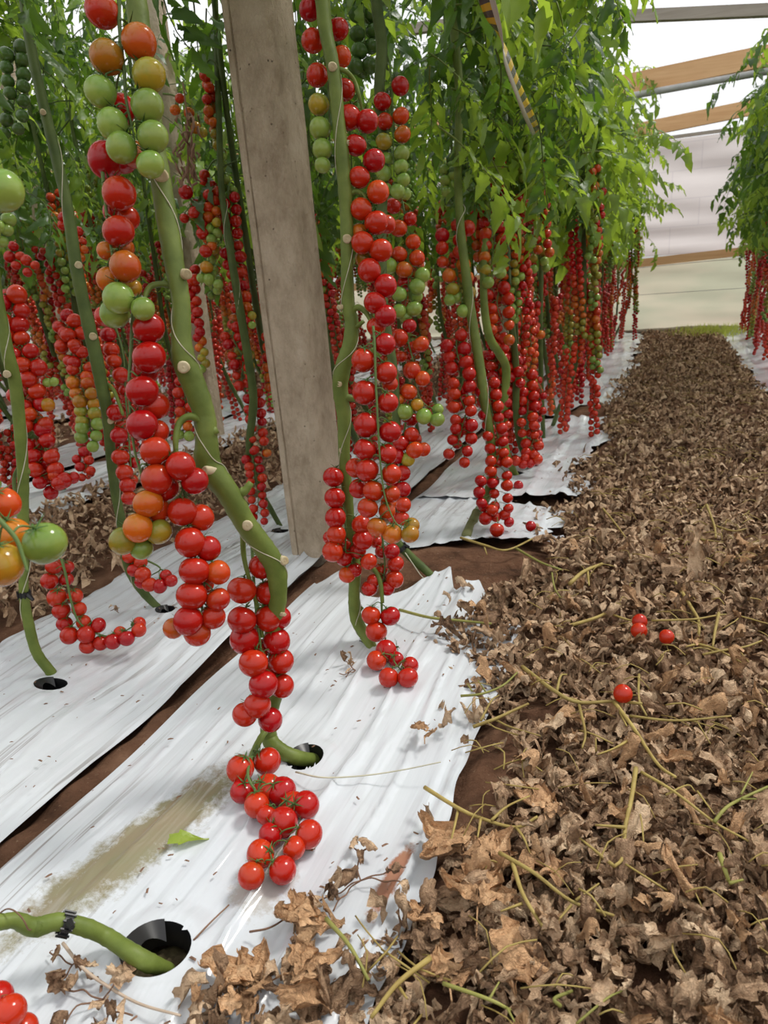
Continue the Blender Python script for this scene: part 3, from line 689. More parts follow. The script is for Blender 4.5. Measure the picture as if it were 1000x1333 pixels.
# --- the thick vine in front
b = G(400, 985, -.012); A2 = plant(b, 'vine')
A2['label'] = 'thick bent tomato vine in front, rising from the second round hole'
hs = [(412, 990, 1.105, 17), (385, 986, 1.10, 19), (362, 975, 1.088, 20), (350, 958, 1.08, 21), (352, 925, 1.07, 21), (362, 890, 1.055, 21), (360, 860, 1.045, 20), (356, 820, 1.03, 22), (362, 775, 1.01, 23), (358, 738, 1.0, 27), (340, 708, .985, 27), (320, 682, .97, 28), (296, 640, .95, 30), (272, 607, .94, 34), (269, 572, .93, 29), (266, 540, .925, 28), (252, 500, .915, 31), (240, 470, .905, 30), (236, 440, .90, 26), (236, 395, .9, 23), (228, 350, .9, 25), (218, 290, .9, 27), (210, 240, .9, 26), (200, 180, .9, 27), (190, 100, .9, 27), (181, 30, .9, 27), (172, -60, .9, 26), (165, -200, .9, 24), (160, -420, .92, 22)]
px_stem(A2, b, hs, M_STEM, 18)
for q in [(210, 229, .885, 17), (244, 357, .887, 13, .5), (239, 478, .885, 15), (266, 612, .92, 11, -.8), (322, 684, .952, 13), (371, 730, .99, 12, .7), (351, 843, 1.03, 9, -.3), (371, 800, 1.0, 5, .6)]: scar(A2, b, *q)
for x0, y0, x1, y1, d, w in [(269, 566, 283, 559, .925, 15), (318, 640, 327, 628, .955, 12), (366, 865, 378, 871, 1.04, 10), (236, 432, 224, 425, .9, 12)]:
    stem_part(A2, b, [P(x0 - (x1 - x0) * .6, y0, d), P(x0, y0, d), P(x1, y1, d)], [w * .55 * d / F, w * .5 * d / F, w * .35 * d / F], M_STEM, 10, 'side_stub', 3, False)
tp = [P(x, y, d) for x, y, d, w in hs[3:24]]; twine(A2, b, tp, -5, [w * .5 * d / F for x, y, d, w in hs[3:24]], .0007)
px_stem(A2, b, [(228, 375, .905, 8), (215, 370, .9, 8), (198, 372, .895, 8), (190, 382, .89, 7), (187, 398, .885, 5)], M_STEM, 8, 'truss_arm')
px_stem(A2, b, [(262, 548, .92, 10), (247, 542, .91, 10), (234, 550, .905, 9), (229, 570, .90, 8), (229, 592, .90, 6)], M_STEM, 8, 'truss_arm')
px_stem(A2, b, [(352, 945, 1.07, 8), (340, 960, 1.05, 9), (328, 985, 1.03, 9), (323, 1010, 1.01, 8), (330, 1030, 1.0, 6)], M_STEM, 8, 'truss_arm')
px_stem(A2, b, [(316, 690, .99, 8), (317, 720, 1.0, 7), (322, 745, 1.0, 6), (330, 770, 1.01, 6), (337, 800, 1.02, 6), (342, 830, 1.02, 5)], M_STEM, 8, 'truss_arm')
px_truss(A2, b, .84, [(133, 14, 42, 'r'), (181, 55, 42, 'O'), (139, 74, 42, 'Y'), (194, 98, 41, 'y'), (131, 119, 39, 'G'), (192, 138, 40, 'G'), (146, 161, 37, 'G'), (199, 178, 38, 'G'), (158, 192, 37, 'G'), (196, 214, 34, 'G'),
    (155, 142, 40, 'R', .05), (138, 208, 44, 'R', .05), (171, 200, 34, 'O', .05), (160, 206, 36, 'R', .055)], [(156, -30, .0), (155, 20, 0), (158, 60), (162, 95), (163, 120), (166, 140), (172, 165), (176, 190)], 'truss of mostly green fruit with red ones behind')
px_truss(A2, b, .86, [(155, 252, 41, 'r'), (154, 301, 39, 'r'), (150, 276, 30, 'R', .03), (166, 284, 30, 'r', .03), (139, 326, 24, 'O', .02), (162, 323, 24, 'O', .03), (163, 347, 38, 'O'), (143, 364, 32, 'O', .025), (154, 388, 38, 'G'), (149, 408, 36, 'G', .015), (186, 402, 29, 'G'), (173, 375, 22, 'Y', .03)],
    [(133, 180, .03), (134, 230, .02), (137, 260, .01), (141, 300), (146, 330), (150, 360), (158, 385), (172, 392)], 'truss running from orange down to green')
def dA(x, y): return .885
px_truss(A2, b, .885, [(194, 427, 39, 'R'), (137, 412, 26, 'R', .05), (194, 465, 41, 'R'), (188, 484, 34, 'R', .03), (185, 509, 40, 'R'), (203, 528, 33, 'R', .02), (185, 553, 39, 'R'), (205, 562, 30, 'r', .02), (202, 587, 37, 'R'), (235, 607, 36, 'R'), (254, 626, 34, 'R', .01), (204, 624, 38, 'r'), (216, 636, 32, 'R', .02), (193, 655, 37, 'O'), (206, 664, 30, 'r', .02), (180, 687, 36, 'O'), (207, 692, 33, 'y', .015), (160, 704, 34, 'y', .01), (184, 714, 29, 'G', .02), (220, 600, 24, 'r', .03)],
    [(174, 400, .012), (172, 430, .012), (170, 470, .012), (168, 500, .012), (170, 540, .012), (176, 590, .012), (190, 640, .014), (185, 680, .014)], 'long red truss with orange and green fruit at its tip')
px_truss(A2, b, .90, [(237, 666, 36, 'R'), (261, 674, 33, 'R', .015), (247, 706, 37, 'R'), (271, 714, 31, 'R', .012), (253, 743, 38, 'R'), (284, 745, 30, 'r', .01), (250, 775, 38, 'R'), (284, 780, 30, 'r', .008), (245, 808, 36, 'R'), (277, 803, 31, 'R', .015), (226, 818, 26, 'O', .01), (257, 824, 33, 'r', .015), (265, 760, 26, 'R', .03)],
    [(230, 596), (240, 640, .01), (255, 690, .012), (262, 720, .012), (266, 760, .012), (262, 800, .012)], 'red truss hanging to the left of the stem')
px_truss(A2, b, 1.0, [(341, 737, 33, 'R', .01), (315, 768, 36, 'R'), (349, 771, 33, 'R', .02), (315, 807, 36, 'R'), (318, 832, 36, 'R', .01), (349, 805, 33, 'R', .02), (364, 804, 28, 'R', .03), (330, 863, 36, 'R'), (360, 835, 34, 'R', .03), (366, 861, 32, 'R', .03), (343, 891, 36, 'R'), (367, 893, 30, 'R', .03), (335, 918, 34, 'R'), (319, 930, 31, 'R', .005), (352, 937, 30, 'R', .02), (338, 845, 26, 'R', .04), (353, 870, 28, 'R', .04)],
    [(328, 700, .02), (330, 750, .015), (334, 800, .015), (340, 850, .012), (338, 900, .01)], 'red truss behind the lower stem')
px_truss(A2, b, lambda x, y: 1.0 - (y - 990) * .0004, [(348, 991, 34, 'R', .02), (313, 1001, 34, 'R'), (316, 1030, 31, 'R'), (349, 1026, 35, 'R'), (367, 1030, 36, 'R', .01), (334, 1048, 31, 'R', .01), (398, 1048, 34, 'R', .005), (369, 1070, 37, 'R', -.01), (402, 1086, 35, 'R'), (347, 1061, 26, 'R', .02), (352, 1087, 30, 'R', .015), (339, 1112, 35, 'R'), (327, 1140, 33, 'r'), (368, 1133, 34, 'R', -.012), (383, 1104, 29, 'R', .015), (382, 1046, 30, 'R', .02)],
    [(352, 942, .07), (338, 965, .04), (326, 990, .0), (323, 1010, -.025), (330, 1025, -.03), (345, 1045, -.025), (360, 1058, -.02), (362, 1085, -.015), (352, 1110, -.01), (345, 1125, 0)], 'lowest red truss resting on the white film')

# --- second vine, right of the concrete post
b = G(478, 842, -.012); A3 = plant(b, 'tomato vine just right of the concrete post, its stem ending in a black clip')
hs = [(498, 862, 1.42, 9), (487, 846, 1.415, 12), (476, 828, 1.41, 15), (464, 806, 1.40, 16), (461, 780, 1.39, 15), (462, 748, 1.38, 15), (460, 715, 1.37, 14), (455, 680, 1.355, 14), (452, 640, 1.34, 14), (448, 590, 1.32, 15), (448, 545, 1.31, 18), (443, 505, 1.30, 20), (446, 480, 1.29, 21), (455, 450, 1.28, 19), (458, 420, 1.275, 18), (453, 395, 1.27, 17), (452, 340, 1.255, 16), (451, 280, 1.245, 17), (447, 220, 1.23, 18), (440, 150, 1.22, 17), (434, 90, 1.21, 17), (424, 40, 1.21, 18), (420, 0, 1.21, 19), (412, -90, 1.22, 18), (405, -220, 1.25, 16)]
px_stem(A3, b, hs, M_STEM, 16)
for q in [(433, 87, 1.195, 11), (452, 311, 1.235, 11), (455, 186, 1.22, 7, .5), (440, 500, 1.285, 8, -.7), (446, 586, 1.31, 9), (460, 731, 1.37, 9), (440, 400, 1.26, 6, -.8)]: scar(A3, b, *q)
for x0, y0, x1, y1, d, w in [(454, 518, 463, 520, 1.30, 10), (466, 796, 472, 790, 1.40, 7), (460, 690, 466, 693, 1.37, 8), (464, 425, 474, 418, 1.27, 7)]:
    stem_part(A3, b, [P(x0 - (x1 - x0) * .6, y0, d), P(x0, y0, d), P(x1, y1, d)], [w * .55 * d / F, w * .5 * d / F, w * .35 * d / F], M_STEM, 10, 'side_stub', 3, False)
twine(A3, b, [P(x, y, d) for x, y, d, w in hs[2:22]], 6, [w * .5 * d / F for x, y, d, w in hs[2:22]], .0007)
clip(A3, b, P(478, 832, 1.41), ray(478, 832) * 0 + (P(476, 828, 1.41) - P(487, 846, 1.415)), .011)
px_stem(A3, b, [(442, 90, 1.21, 6), (452, 94, 1.21, 6), (462, 106, 1.22, 5), (468, 125, 1.22, 4), (472, 145, 1.23, 3)], M_STEM, 8, 'truss_arm')
px_stem(A3, b, [(456, 252, 1.24, 7), (465, 249, 1.24, 7), (475, 257, 1.24, 6), (483, 272, 1.24, 5)], M_STEM, 8, 'truss_arm')
px_stem(A3, b, [(458, 406, 1.27, 8), (466, 400, 1.265, 8), (476, 406, 1.26, 7), (484, 420, 1.255, 6), (488, 432, 1.25, 5)], M_STEM, 8, 'truss_arm')
px_stem(A3, b, [(464, 738, 1.38, 7), (478, 735, 1.37, 7), (490, 745, 1.365, 6), (496, 762, 1.36, 6), (498, 785, 1.36, 5)], M_STEM, 8, 'truss_arm')
px_truss(A3, b, 1.235, [(403, 12, 26, 'R'), (407, 53, 28, 'R'), (413, 98, 27, 'r'), (415, 136, 26, 'y'), (417, 167, 27, 'G'), (420, 194, 25, 'G'), (420, 215, 20, 'G'), (433, 210, 16, 'D', .03), (440, 38, 27, 'R', .02), (444, 74, 26, 'r', .02)], [(425, 0, .02), (426, 60, .022), (428, 120, .022), (429, 170, .02), (428, 200, .015)], 'truss turning from red to green left of the stem')
px_truss(A3, b, 1.235, [(449, 117, 26, 'R', .01), (455, 153, 29, 'R'), (478, 158, 29, 'R'), (463, 189, 27, 'R'), (487, 209, 28, 'R'), (468, 231, 27, 'R'), (492, 250, 28, 'r')], [(460, 104), (468, 130), (473, 150), (476, 180), (478, 210), (480, 235)])
px_truss(A3, b, 1.24, [(470, 272, 27, 'r'), (490, 290, 30, 'R'), (504, 292, 22, 'r', .02), (469, 303, 24, 'O', .02), (472, 316, 28, 'R'), (496, 326, 29, 'R'), (481, 352, 29, 'R'), (474, 336, 22, 'Y', .03), (502, 372, 28, 'R'), (488, 394, 28, 'R'), (502, 411, 27, 'R'), (490, 425, 24, 'R', .02)], [(484, 262, .01), (484, 300, .014), (486, 340, .014), (494, 380, .014), (495, 410, .012)])
px_truss(A3, b, 1.225, [(501, 448, 27, 'R'), (473, 469, 30, 'R'), (503, 485, 27, 'R'), (475, 511, 31, 'R'), (505, 524, 26, 'R'), (508, 500, 20, 'r', .02), (477, 553, 31, 'R'), (508, 562, 28, 'R'), (476, 585, 29, 'R'), (504, 591, 25, 'R'), (478, 612, 29, 'R'), (463, 609, 25, 'R', .03), (510, 617, 25, 'R'), (486, 639, 26, 'r'), (467, 636, 24, 'R', .03), (510, 643, 22, 'r'), (479, 661, 26, 'r'), (504, 665, 21, 'r', .01), (491, 686, 25, 'O'), (511, 695, 25, 'O'), (536, 684, 20, 'Y'), (534, 695, 23, 'Y', -.008), (506, 655, 20, 'r', .03)],
    [(486, 425, .0), (488, 450, -.012), (489, 490, -.014), (491, 530, -.014), (493, 570, -.013), (496, 610, -.012), (501, 645, -.012), (512, 675, -.012), (522, 688, -.012)], 'long red truss with orange fruit at its tip')
px_truss(A3, b, 1.32, [(434, 621, 26, 'R'), (436, 648, 26, 'R'), (437, 674, 26, 'R'), (438, 696, 24, 'R'), (433, 718, 26, 'R'), (448, 726, 22, 'R', .03), (452, 748, 21, 'r', .03), (470, 683, 24, 'R', .01), (472, 703, 25, 'R', .01), (480, 731, 21, 'R', .01), (466, 717, 20, 'R', .03), (447, 708, 20, 'R', .04), (430, 700, 18, 'R', .03), (446, 660, 18, 'R', .04), (462, 742, 18, 'R', .03)], [(448, 600, .02), (449, 640, .02), (450, 680, .02), (450, 720, .02)], 'small red truss on both sides of the stem')
px_truss(A3, b, 1.37, [(510, 718, 20, 'R'), (515, 734, 21, 'R'), (514, 754, 22, 'R'), (496, 742, 17, 'R', .02), (504, 766, 18, 'R'), (486, 756, 17, 'R'), (481, 766, 20, 'R'), (497, 718, 17, 'R', .02), (490, 705, 17, 'R', .03), (498, 755, 17, 'R', .02)], [(497, 690), (499, 710), (501, 735), (499, 758)])
px_truss(A3, b, 1.36, [(483, 801, 24, 'R'), (508, 802, 25, 'R'), (490, 822, 27, 'R'), (503, 847, 27, 'R', -.01), (490, 860, 25, 'R'), (516, 858, 19, 'R', .02), (534, 866, 21, 'R', .005), (506, 882, 25, 'R', -.015), (531, 882, 26, 'R', -.02)], [(497, 770, 0), (497, 790, .0), (499, 815, .01), (504, 840, .012), (514, 862, .0), (522, 872, -.01)], 'lowest red truss touching the film')

# --- third vine: stem from the torn film, trusses behind the second vine's
b = G(565, 754, -.012); A4 = plant(b, 'tomato vine rooted at the torn film edge, tied with a black clip')
px_stem(A4, b, [(568, 760, 1.735, 9), (560, 748, 1.73, 10), (545, 734, 1.72, 11), (530, 720, 1.71, 11), (518, 706, 1.70, 10), (512, 680, 1.69, 10), (510, 640, 1.68, 10), (516, 560, 1.66, 11), (512, 480, 1.64, 12), (500, 400, 1.62, 12), (497, 300, 1.61, 13), (500, 200, 1.6, 13), (494, 120, 1.6, 14), (497, 60, 1.6, 15), (490, 0, 1.6, 15), (484, -120, 1.6, 14)], M_STEMD, 12)
clip(A4, b, P(523, 713, 1.705), P(518, 706, 1.70) - P(530, 720, 1.71), .010)
twine(A4, b, [P(524, 722, 1.695), P(545, 745, 1.70), P(558, 757, 1.71), P(564, 780, 1.68)], .5, [.008, .006, .004, .002], .0012)
px_truss(A4, b, 1.58, [(521, 112, 22, 'R'), (498, 132, 22, 'R'), (501, 158, 20, 'r'), (522, 151, 21, 'r'), (524, 175, 21, 'O'), (500, 184, 21, 'y'), (523, 200, 20, 'G'), (504, 207, 18, 'G', .02), (522, 217, 19, 'G'), (500, 226, 19, 'G', .01), (525, 234, 18, 'G'), (518, 249, 19, 'G'), (528, 252, 15, 'G', .02), (503, 246, 15, 'G', .02)], [(508, 85, .02), (510, 110, .0), (511, 150, 0), (512, 190, 0), (513, 230, 0)], 'small truss from red through orange to green')
px_truss(A4, b, 1.66, [(534, 285, 17, 'R'), (519, 297, 22, 'r'), (538, 315, 19, 'r'), (543, 336, 20, 'r'), (520, 331, 20, 'r'), (526, 351, 21, 'O'), (507, 346, 20, 'G'), (550, 358, 19, 'G'), (520, 383, 19, 'G'), (543, 373, 20, 'G'), (541, 385, 18, 'G', .02), (539, 402, 20, 'G'), (520, 405, 18, 'G'), (528, 413, 16, 'G', .01), (527, 368, 18, 'R', .03), (545, 346, 14, 'r', .03), (512, 268, 20, 'R', .01)], [(524, 262), (530, 300), (531, 340), (532, 380)], 'truss ending in lobed green fruit')
px_truss(A4, b, 1.66, [(533, 424, 18, 'R'), (520, 440, 22, 'R'), (548, 448, 21, 'r'), (538, 452, 18, 'R', .02), (536, 482, 22, 'r'), (550, 493, 19, 'r'), (532, 510, 22, 'r'), (518, 520, 17, 'O'), (526, 536, 23, 'G'), (543, 527, 16, 'Y'), (552, 542, 20, 'G'), (569, 546, 19, 'G'), (570, 533, 15, 'G', .01), (523, 464, 15, 'r', .02), (535, 546, 18, 'R', .03)], [(526, 412), (530, 440), (538, 470), (541, 500), (548, 520), (558, 530)], 'truss with green fruit at its tip')
px_truss(A4, b, 1.66, [(522, 577, 21, 'R'), (540, 586, 22, 'r', -.01), (551, 585, 18, 'r'), (531, 598, 18, 'y'), (517, 594, 19, 'R'), (536, 566, 19, 'R'), (524, 616, 20, 'R'), (525, 637, 19, 'R'), (525, 657, 20, 'R'), (524, 675, 18, 'R'), (512, 628, 18, 'R', .02), (514, 652, 18, 'R', .02), (513, 673, 17, 'R', .02), (541, 572, 16, 'R', .02)], [(528, 550, .01), (524, 580, .01), (520, 620, .01), (518, 660, .01)])
px_truss(A4, b, 1.9, [(464, 18, 20, 'D'), (482, 20, 19, 'D', .02), (465, 44, 19, 'D'), (483, 60, 19, 'D', .02), (468, 66, 20, 'D'), (463, 86, 20, 'D'), (482, 85, 19, 'D'), (485, 40, 18, 'D', .02), (472, 92, 18, 'D', .02), (466, -5, 20, 'D')], [(474, -40), (474, 0), (475, 40), (475, 75)], 'dark green unripe truss in the shade')

# --- fourth vine: base beyond the bare soil
b = G(610, 694, -.012); A5 = plant(b, 'tomato vine beyond the bare soil patch, short brown base with a black tie')
px_stem(A5, b, [(607, 697, 2.06, 12), (614, 682, 2.05, 12), (622, 665, 2.04, 12)], M_BASE, 12, 'stem_base')
px_stem(A5, b, [(620, 669, 2.04, 12), (632, 650, 2.03, 12), (640, 625, 2.02, 13), (640, 590, 2.0, 12), (636, 550, 1.98, 11), (630, 520, 1.97, 12), (625, 480, 1.96, 13), (619, 440, 1.95, 12), (612, 400, 1.94, 13), (606, 350, 1.93, 12), (600, 300, 1.92, 11), (596, 220, 1.92, 10), (598, 120, 1.92, 11), (590, 20, 1.92, 11), (588, -80, 1.92, 10)], M_STEM, 12)
clip(A5, b, P(630, 655, 2.03), P(632, 650, 2.03) - P(620, 669, 2.04), .014)
twine(A5, b, [P(628, 655, 2.03), P(640, 600, 2.0), P(628, 500, 1.965), P(612, 400, 1.94), P(600, 300, 1.92), P(600, 250, 1.92)], 4, [.012] * 6, .001)
px_truss(A5, b, 1.95, [(609, 297, 19, 'r')] + chain([(585, 295), (588, 320), (592, 345), (600, 370), (604, 390), (590, 400)], 18, 'RRrOyGG', .6), None, 'red truss ending in small green fruit')
px_truss(A5, b, 1.95, chain([(590, 440), (597, 470), (600, 500), (602, 530), (604, 560), (596, 590), (594, 600)], 17, 'RRRRRR', .62, third=.4))
px_truss(A5, b, 1.98, chain([(634, 500), (640, 530), (644, 560), (648, 590), (650, 620), (652, 650), (655, 680)], 16, 'RRRRRRR', .55, third=.3) + [(647, 690, 18, 'R'), (626, 626, 15, 'R', -.02), (624, 641, 15, 'R', -.02), (627, 655, 14, 'R', -.02), (632, 675, 16, 'R', -.01), (630, 660, 14, 'R'), (657, 670, 15, 'R'), (641, 664, 15, 'R', -.02)], None, 'red truss hanging down the stem to the film')
px_truss(A5, b, 2.0, chain([(595, 200), (600, 225), (604, 250)], 15, 'DDD', .6), None, 'dark green unripe truss')
px_truss(A5, b, 2.0, chain([(583, 215), (585, 240), (590, 262)], 14, 'GGD', .4))
# --- fifth vine
b = G(674, 623, -.012); A6 = plant(b, 'vine')
A6['label'] = 'tomato vine with a kinked stem, right of the vine with the brown base'
px_stem(A6, b, [(676, 626, 2.56, 8), (668, 612, 2.55, 9), (660, 590, 2.5, 9), (655, 560, 2.45, 10), (657, 520, 2.4, 10), (659, 480, 2.36, 11), (650, 460, 2.3, 11), (640, 445, 2.26, 11), (634, 425, 2.24, 11), (630, 390, 2.22, 10), (630, 340, 2.2, 9), (634, 280, 2.2, 8), (630, 180, 2.2, 9), (626, 60, 2.2, 9), (624, -40, 2.2, 9)], M_STEM, 12)
px_truss(A6, b, 2.2, chain([(640, 265), (640, 290), (643, 315), (640, 345), (645, 365)], 16, 'RRrrOyG', .6))
px_truss(A6, b, 2.25, chain([(622, 270), (626, 300), (627, 330), (630, 350)], 15, 'RrOy', .3))
px_truss(A6, b, 2.28, chain([(645, 375), (648, 395), (652, 420), (650, 440)], 16, 'RRRrrO', .7))
px_truss(A6, b, 2.4, chain([(647, 440), (648, 475), (650, 510), (652, 545), (648, 575), (655, 585)], 15, 'RRRRRR', .55, third=.5))
px_truss(A6, b, 2.45, chain([(640, 455), (638, 480), (632, 500)], 13, 'RRR', .5))
# --- sixth vine
b = G(690, 612, -.012); A7 = plant(b, 'tomato vine whose lowest truss curls on the film in front of the leaf litter edge')
px_stem(A7, b, [(692, 615, 2.62, 7), (686, 600, 2.6, 8), (676, 570, 2.55, 9), (672, 530, 2.5, 9), (672, 480, 2.45, 9), (666, 420, 2.4, 9), (661, 360, 2.38, 9), (660, 310, 2.38, 8), (656, 260, 2.38, 8), (652, 200, 2.38, 7), (650, 60, 2.38, 8), (646, -40, 2.38, 8)], M_STEMD, 12)
px_truss(A7, b, 2.5, chain([(684, 490), (688, 520), (686, 550), (690, 570), (694, 590), (690, 600)], 14, 'RRRRRR', .55, third=.4) + [(672, 600, 13, 'R'), (681, 604, 13, 'R'), (690, 603, 13, 'R'), (695, 592, 13, 'R'), (702, 580, 12, 'R')], None, 'red truss curling on the film')
px_truss(A7, b, 2.45, chain([(665, 455), (668, 475), (670, 500)], 14, 'RRRR', .4)); px_truss(A7, b, 2.45, chain([(700, 255), (704, 280), (706, 310), (708, 330)], 13, 'RrrrO', .55))
px_truss(A7, b, 2.5, chain([(700, 330), (702, 345), (705, 352)], 12, 'yGG', .6)); px_truss(A7, b, 2.5, chain([(712, 235), (713, 260), (716, 275)], 12, 'GGG', .5))
px_truss(A7, b, 2.6, chain([(678, 335), (680, 370), (684, 400), (690, 430), (700, 440)], 13, 'RRRRrO', .5))

# --- vine rooted in the nearest hole, leaving the frame on the left
b = G(210, 1245, -.015); A1 = plant(b, 'thick green vine stem with a black strap, growing from the nearest round hole')
px_stem(A1, b, [(222, 1262, .79, 14), (195, 1254, .785, 22), (170, 1240, .775, 22), (140, 1220, .765, 21), (110, 1207, .755, 22), (75, 1200, .745, 22), (45, 1207, .735, 24), (20, 1198, .725, 20), (-5, 1200, .715, 20), (-60, 1190, .70, 20), (-140, 1100, .68, 20), (-200, 800, .66, 20), (-230, 400, .66, 20), (-260, 0, .68, 20)], M_STEM, 16)
stem_part(A1, b, [P(50, 1205, .735), P(48, 1210, .732), P(45, 1219, .73)], [.008, .006, .003], M_STEM, 8, 'side_stub', 3, False)
twine(A1, b, [P(60, 1200, .735), P(30, 1195, .72), P(0, 1198, .71), P(-30, 1195, .705)], 1.2, [.0085] * 4, .0008, M_TWIG)
clip(A1, b, P(86, 1203, .748), P(75, 1200, .745) - P(110, 1207, .755), .0092)
px_truss(A1, b, .66, [(-4, 1300, 40, 'R'), (12, 1318, 42, 'R', -.01), (28, 1342, 40, 'R'), (-2, 1345, 42, 'R', -.02)], [(-60, 1240), (-30, 1290), (0, 1320), (15, 1335)], 'red truss at the corner')
px_truss(A1, b, .60, [(58, 707, 53, 'G'), (18, 698, 44, 'O', .02), (2, 735, 54, 'Y', -.01), (4, 656, 42, 'r', .03), (-12, 690, 50, 'O', .03)], [(-30, 640, -.02), (-5, 672, -.03), (20, 700, -.03), (30, 725, -.03), (36, 745, -.03)], 'close truss of large orange, amber and green fruit')
px_truss(A1, b, .62, [(2, 248, 54, 'G'), (-28, 215, 54, 'G'), (-30, 300, 52, 'G')], [(-20, 170), (-16, 210), (-14, 250)], 'large green fruit at the frame edge')
# --- row behind: first hole of the second strip
b = G(70, 890, -.012); B1 = plant(b, 'tomato vine with a straight stem rooted in the slit hole at far left')
hs = [(74, 892, 1.37, 12), (66, 875, 1.365, 13), (48, 850, 1.355, 13), (38, 815, 1.34, 13), (31, 770, 1.32, 12), (32, 720, 1.3, 12), (30, 670, 1.28, 14), (30, 620, 1.26, 14), (26, 560, 1.24, 15), (20, 500, 1.22, 16), (10, 460, 1.20, 16), (2, 420, 1.19, 16), (-8, 360, 1.18, 16), (-20, 200, 1.18, 16)]
px_stem(B1, b, hs, M_STEM, 14); twine(B1, b, [P(x, y, d) for x, y, d, w in hs[3:13]], 3, [.009] * 10, .0009)
scar(B1, b, 9, 487, 1.19, 9); stem_part(B1, b, [P(30, 612, 1.26), P(34, 613, 1.26), P(36, 618, 1.26)], [.009, .007, .005], M_STEM, 10, 'side_stub', 3, False)
clip(B1, b, P(31, 773, 1.32), P(31, 770, 1.32) - P(38, 815, 1.34), .0085)
px_stem(B1, b, [(30, 660, 1.28, 4), (20, 640, 1.28, 5), (19, 620, 1.28, 5), (26, 605, 1.27, 5)], M_STEMD, 8, 'truss_arm')
px_truss(B1, b, 1.42, [(64, 756, 21, 'R'), (70, 737, 20, 'R'), (86, 754, 18, 'R', .02), (88, 738, 16, 'R', .02), (74, 778, 24, 'R'), (98, 776, 19, 'R'), (80, 795, 22, 'R'), (103, 793, 18, 'R'), (84, 812, 20, 'R'), (90, 827, 22, 'R', -.01), (109, 810, 18, 'R'), (128, 814, 19, 'R'), (112, 826, 22, 'R', -.01), (114, 841, 20, 'R'), (131, 837, 19, 'R'), (147, 835, 20, 'R', -.01), (156, 823, 15, 'R'), (165, 831, 20, 'R', -.01), (181, 820, 18, 'R'), (181, 812, 17, 'R', .01)],
    [(80, 728, -.02), (86, 750, -.022), (92, 780, -.022), (100, 805, -.02), (112, 818, -.01), (130, 826, -.005), (150, 828, -.005), (172, 816, .0)], 'long red truss curling along the film')
px_truss(B1, b, 1.36, chain([(12, 385), (16, 420), (22, 450), (36, 470), (44, 490)], 23, 'RRRRR', .42, .44, third=.5))
px_truss(B1, b, 1.38, chain([(26, 500), (40, 520), (48, 540), (42, 560), (50, 580), (56, 600), (62, 620), (64, 632)], 22, 'RRrRRRRR', .55, .4, third=.6) + [(83, 625, 20, 'R'), (95, 622, 16, 'R', .02), (72, 618, 18, 'r'), (70, 497, 12, 'G'), (62, 498, 12, 'G'), (62, 527, 17, 'Y')], None, 'massive red truss')
px_truss(B1, b, 1.6, chain([(14, 325), (22, 338), (32, 345), (44, 350)], 14, 'RRRR', .45)); px_truss(B1, b, 1.3, chain([(4, 285), (4, 300), (8, 310)], 17, 'GGG', .35))
# --- row behind: second hole
b = G(214, 796, -.012); B2 = plant(b, 'tomato vine behind the thick front vine, rooted beside a small red truss')
hs = [(220, 800, 1.655, 8), (205, 790, 1.645, 9), (186, 770, 1.63, 11), (170, 745, 1.615, 12), (162, 715, 1.60, 12), (158, 680, 1.57, 12), (150, 640, 1.54, 12), (144, 590, 1.50, 13), (140, 540, 1.47, 15), (132, 500, 1.44, 16), (124, 460, 1.42, 17), (110, 400, 1.40, 16), (98, 340, 1.38, 16), (88, 270, 1.37, 14), (72, 200, 1.36, 14), (55, 130, 1.35, 13), (42, 70, 1.35, 13), (33, 10, 1.35, 13), (22, -80, 1.35, 12)]
px_stem(B2, b, hs, M_STEMD, 14); twine(B2, b, [P(x, y, d) for x, y, d, w in hs[2:16]], 5, [.0095] * 14, .0009)
for q in [(121, 438, 1.39, 9), (56, 146, 1.335, 7), (103, 345, 1.37, 9, .6), (144, 548, 1.46, 8)]: scar(B2, b, *q)
px_stem(B2, b, [(140, 500, 1.45, 5), (148, 508, 1.44, 5), (155, 525, 1.44, 4), (160, 540, 1.44, 4)], M_STEM, 8, 'truss_arm')
px_truss(B2, b, 1.46, [(141, 436, 20, 'R'), (145, 455, 20, 'R'), (148, 470, 19, 'R'), (157, 488, 20, 'R'), (163, 508, 16, 'R', .02), (137, 412, 17, 'R', .02), (150, 537, 21, 'R'), (155, 567, 21, 'R'), (157, 595, 22, 'R'), (162, 615, 21, 'R'), (166, 632, 20, 'R'), (168, 648, 19, 'r'), (158, 553, 14, 'R', .03), (175, 602, 14, 'R', .02), (168, 580, 15, 'R', .03), (172, 625, 14, 'R', .03)], [(148, 420, .01), (160, 460, .01), (164, 520, .01), (167, 560, .008), (170, 600, .005), (172, 640, .005)], 'red truss with flattened fruit')
px_truss(B2, b, 1.60, [(168, 725, 17, 'R'), (183, 732, 17, 'R'), (175, 742, 18, 'R'), (186, 748, 20, 'R', -.01), (195, 761, 19, 'R', -.01), (208, 763, 18, 'R', -.01), (185, 757, 18, 'R'), (216, 749, 15, 'R'), (223, 756, 16, 'R', -.01)], None, 'small red truss lying at the litter edge')
px_truss(B2, b, 1.65, chain([(80, 415), (92, 428), (96, 440), (88, 455), (105, 470), (102, 495), (110, 515), (114, 535), (118, 555), (112, 578)], 18, 'RRRRrOYyGG', .52, .36, third=.2), None, 'truss turning from red to green at its tip')
px_truss(B2, b, 1.9, chain([(104, 590), (110, 605), (112, 620)], 13, 'RRR', .5)); px_truss(B2, b, 1.6, chain([(80, 285), (100, 305), (104, 325), (108, 333)], 13, 'RRrO', .3))
px_truss(B2, b, 1.5, chain([(18, 60), (20, 100), (20, 140), (14, 175)], 18, 'DDDDD', .5)); 
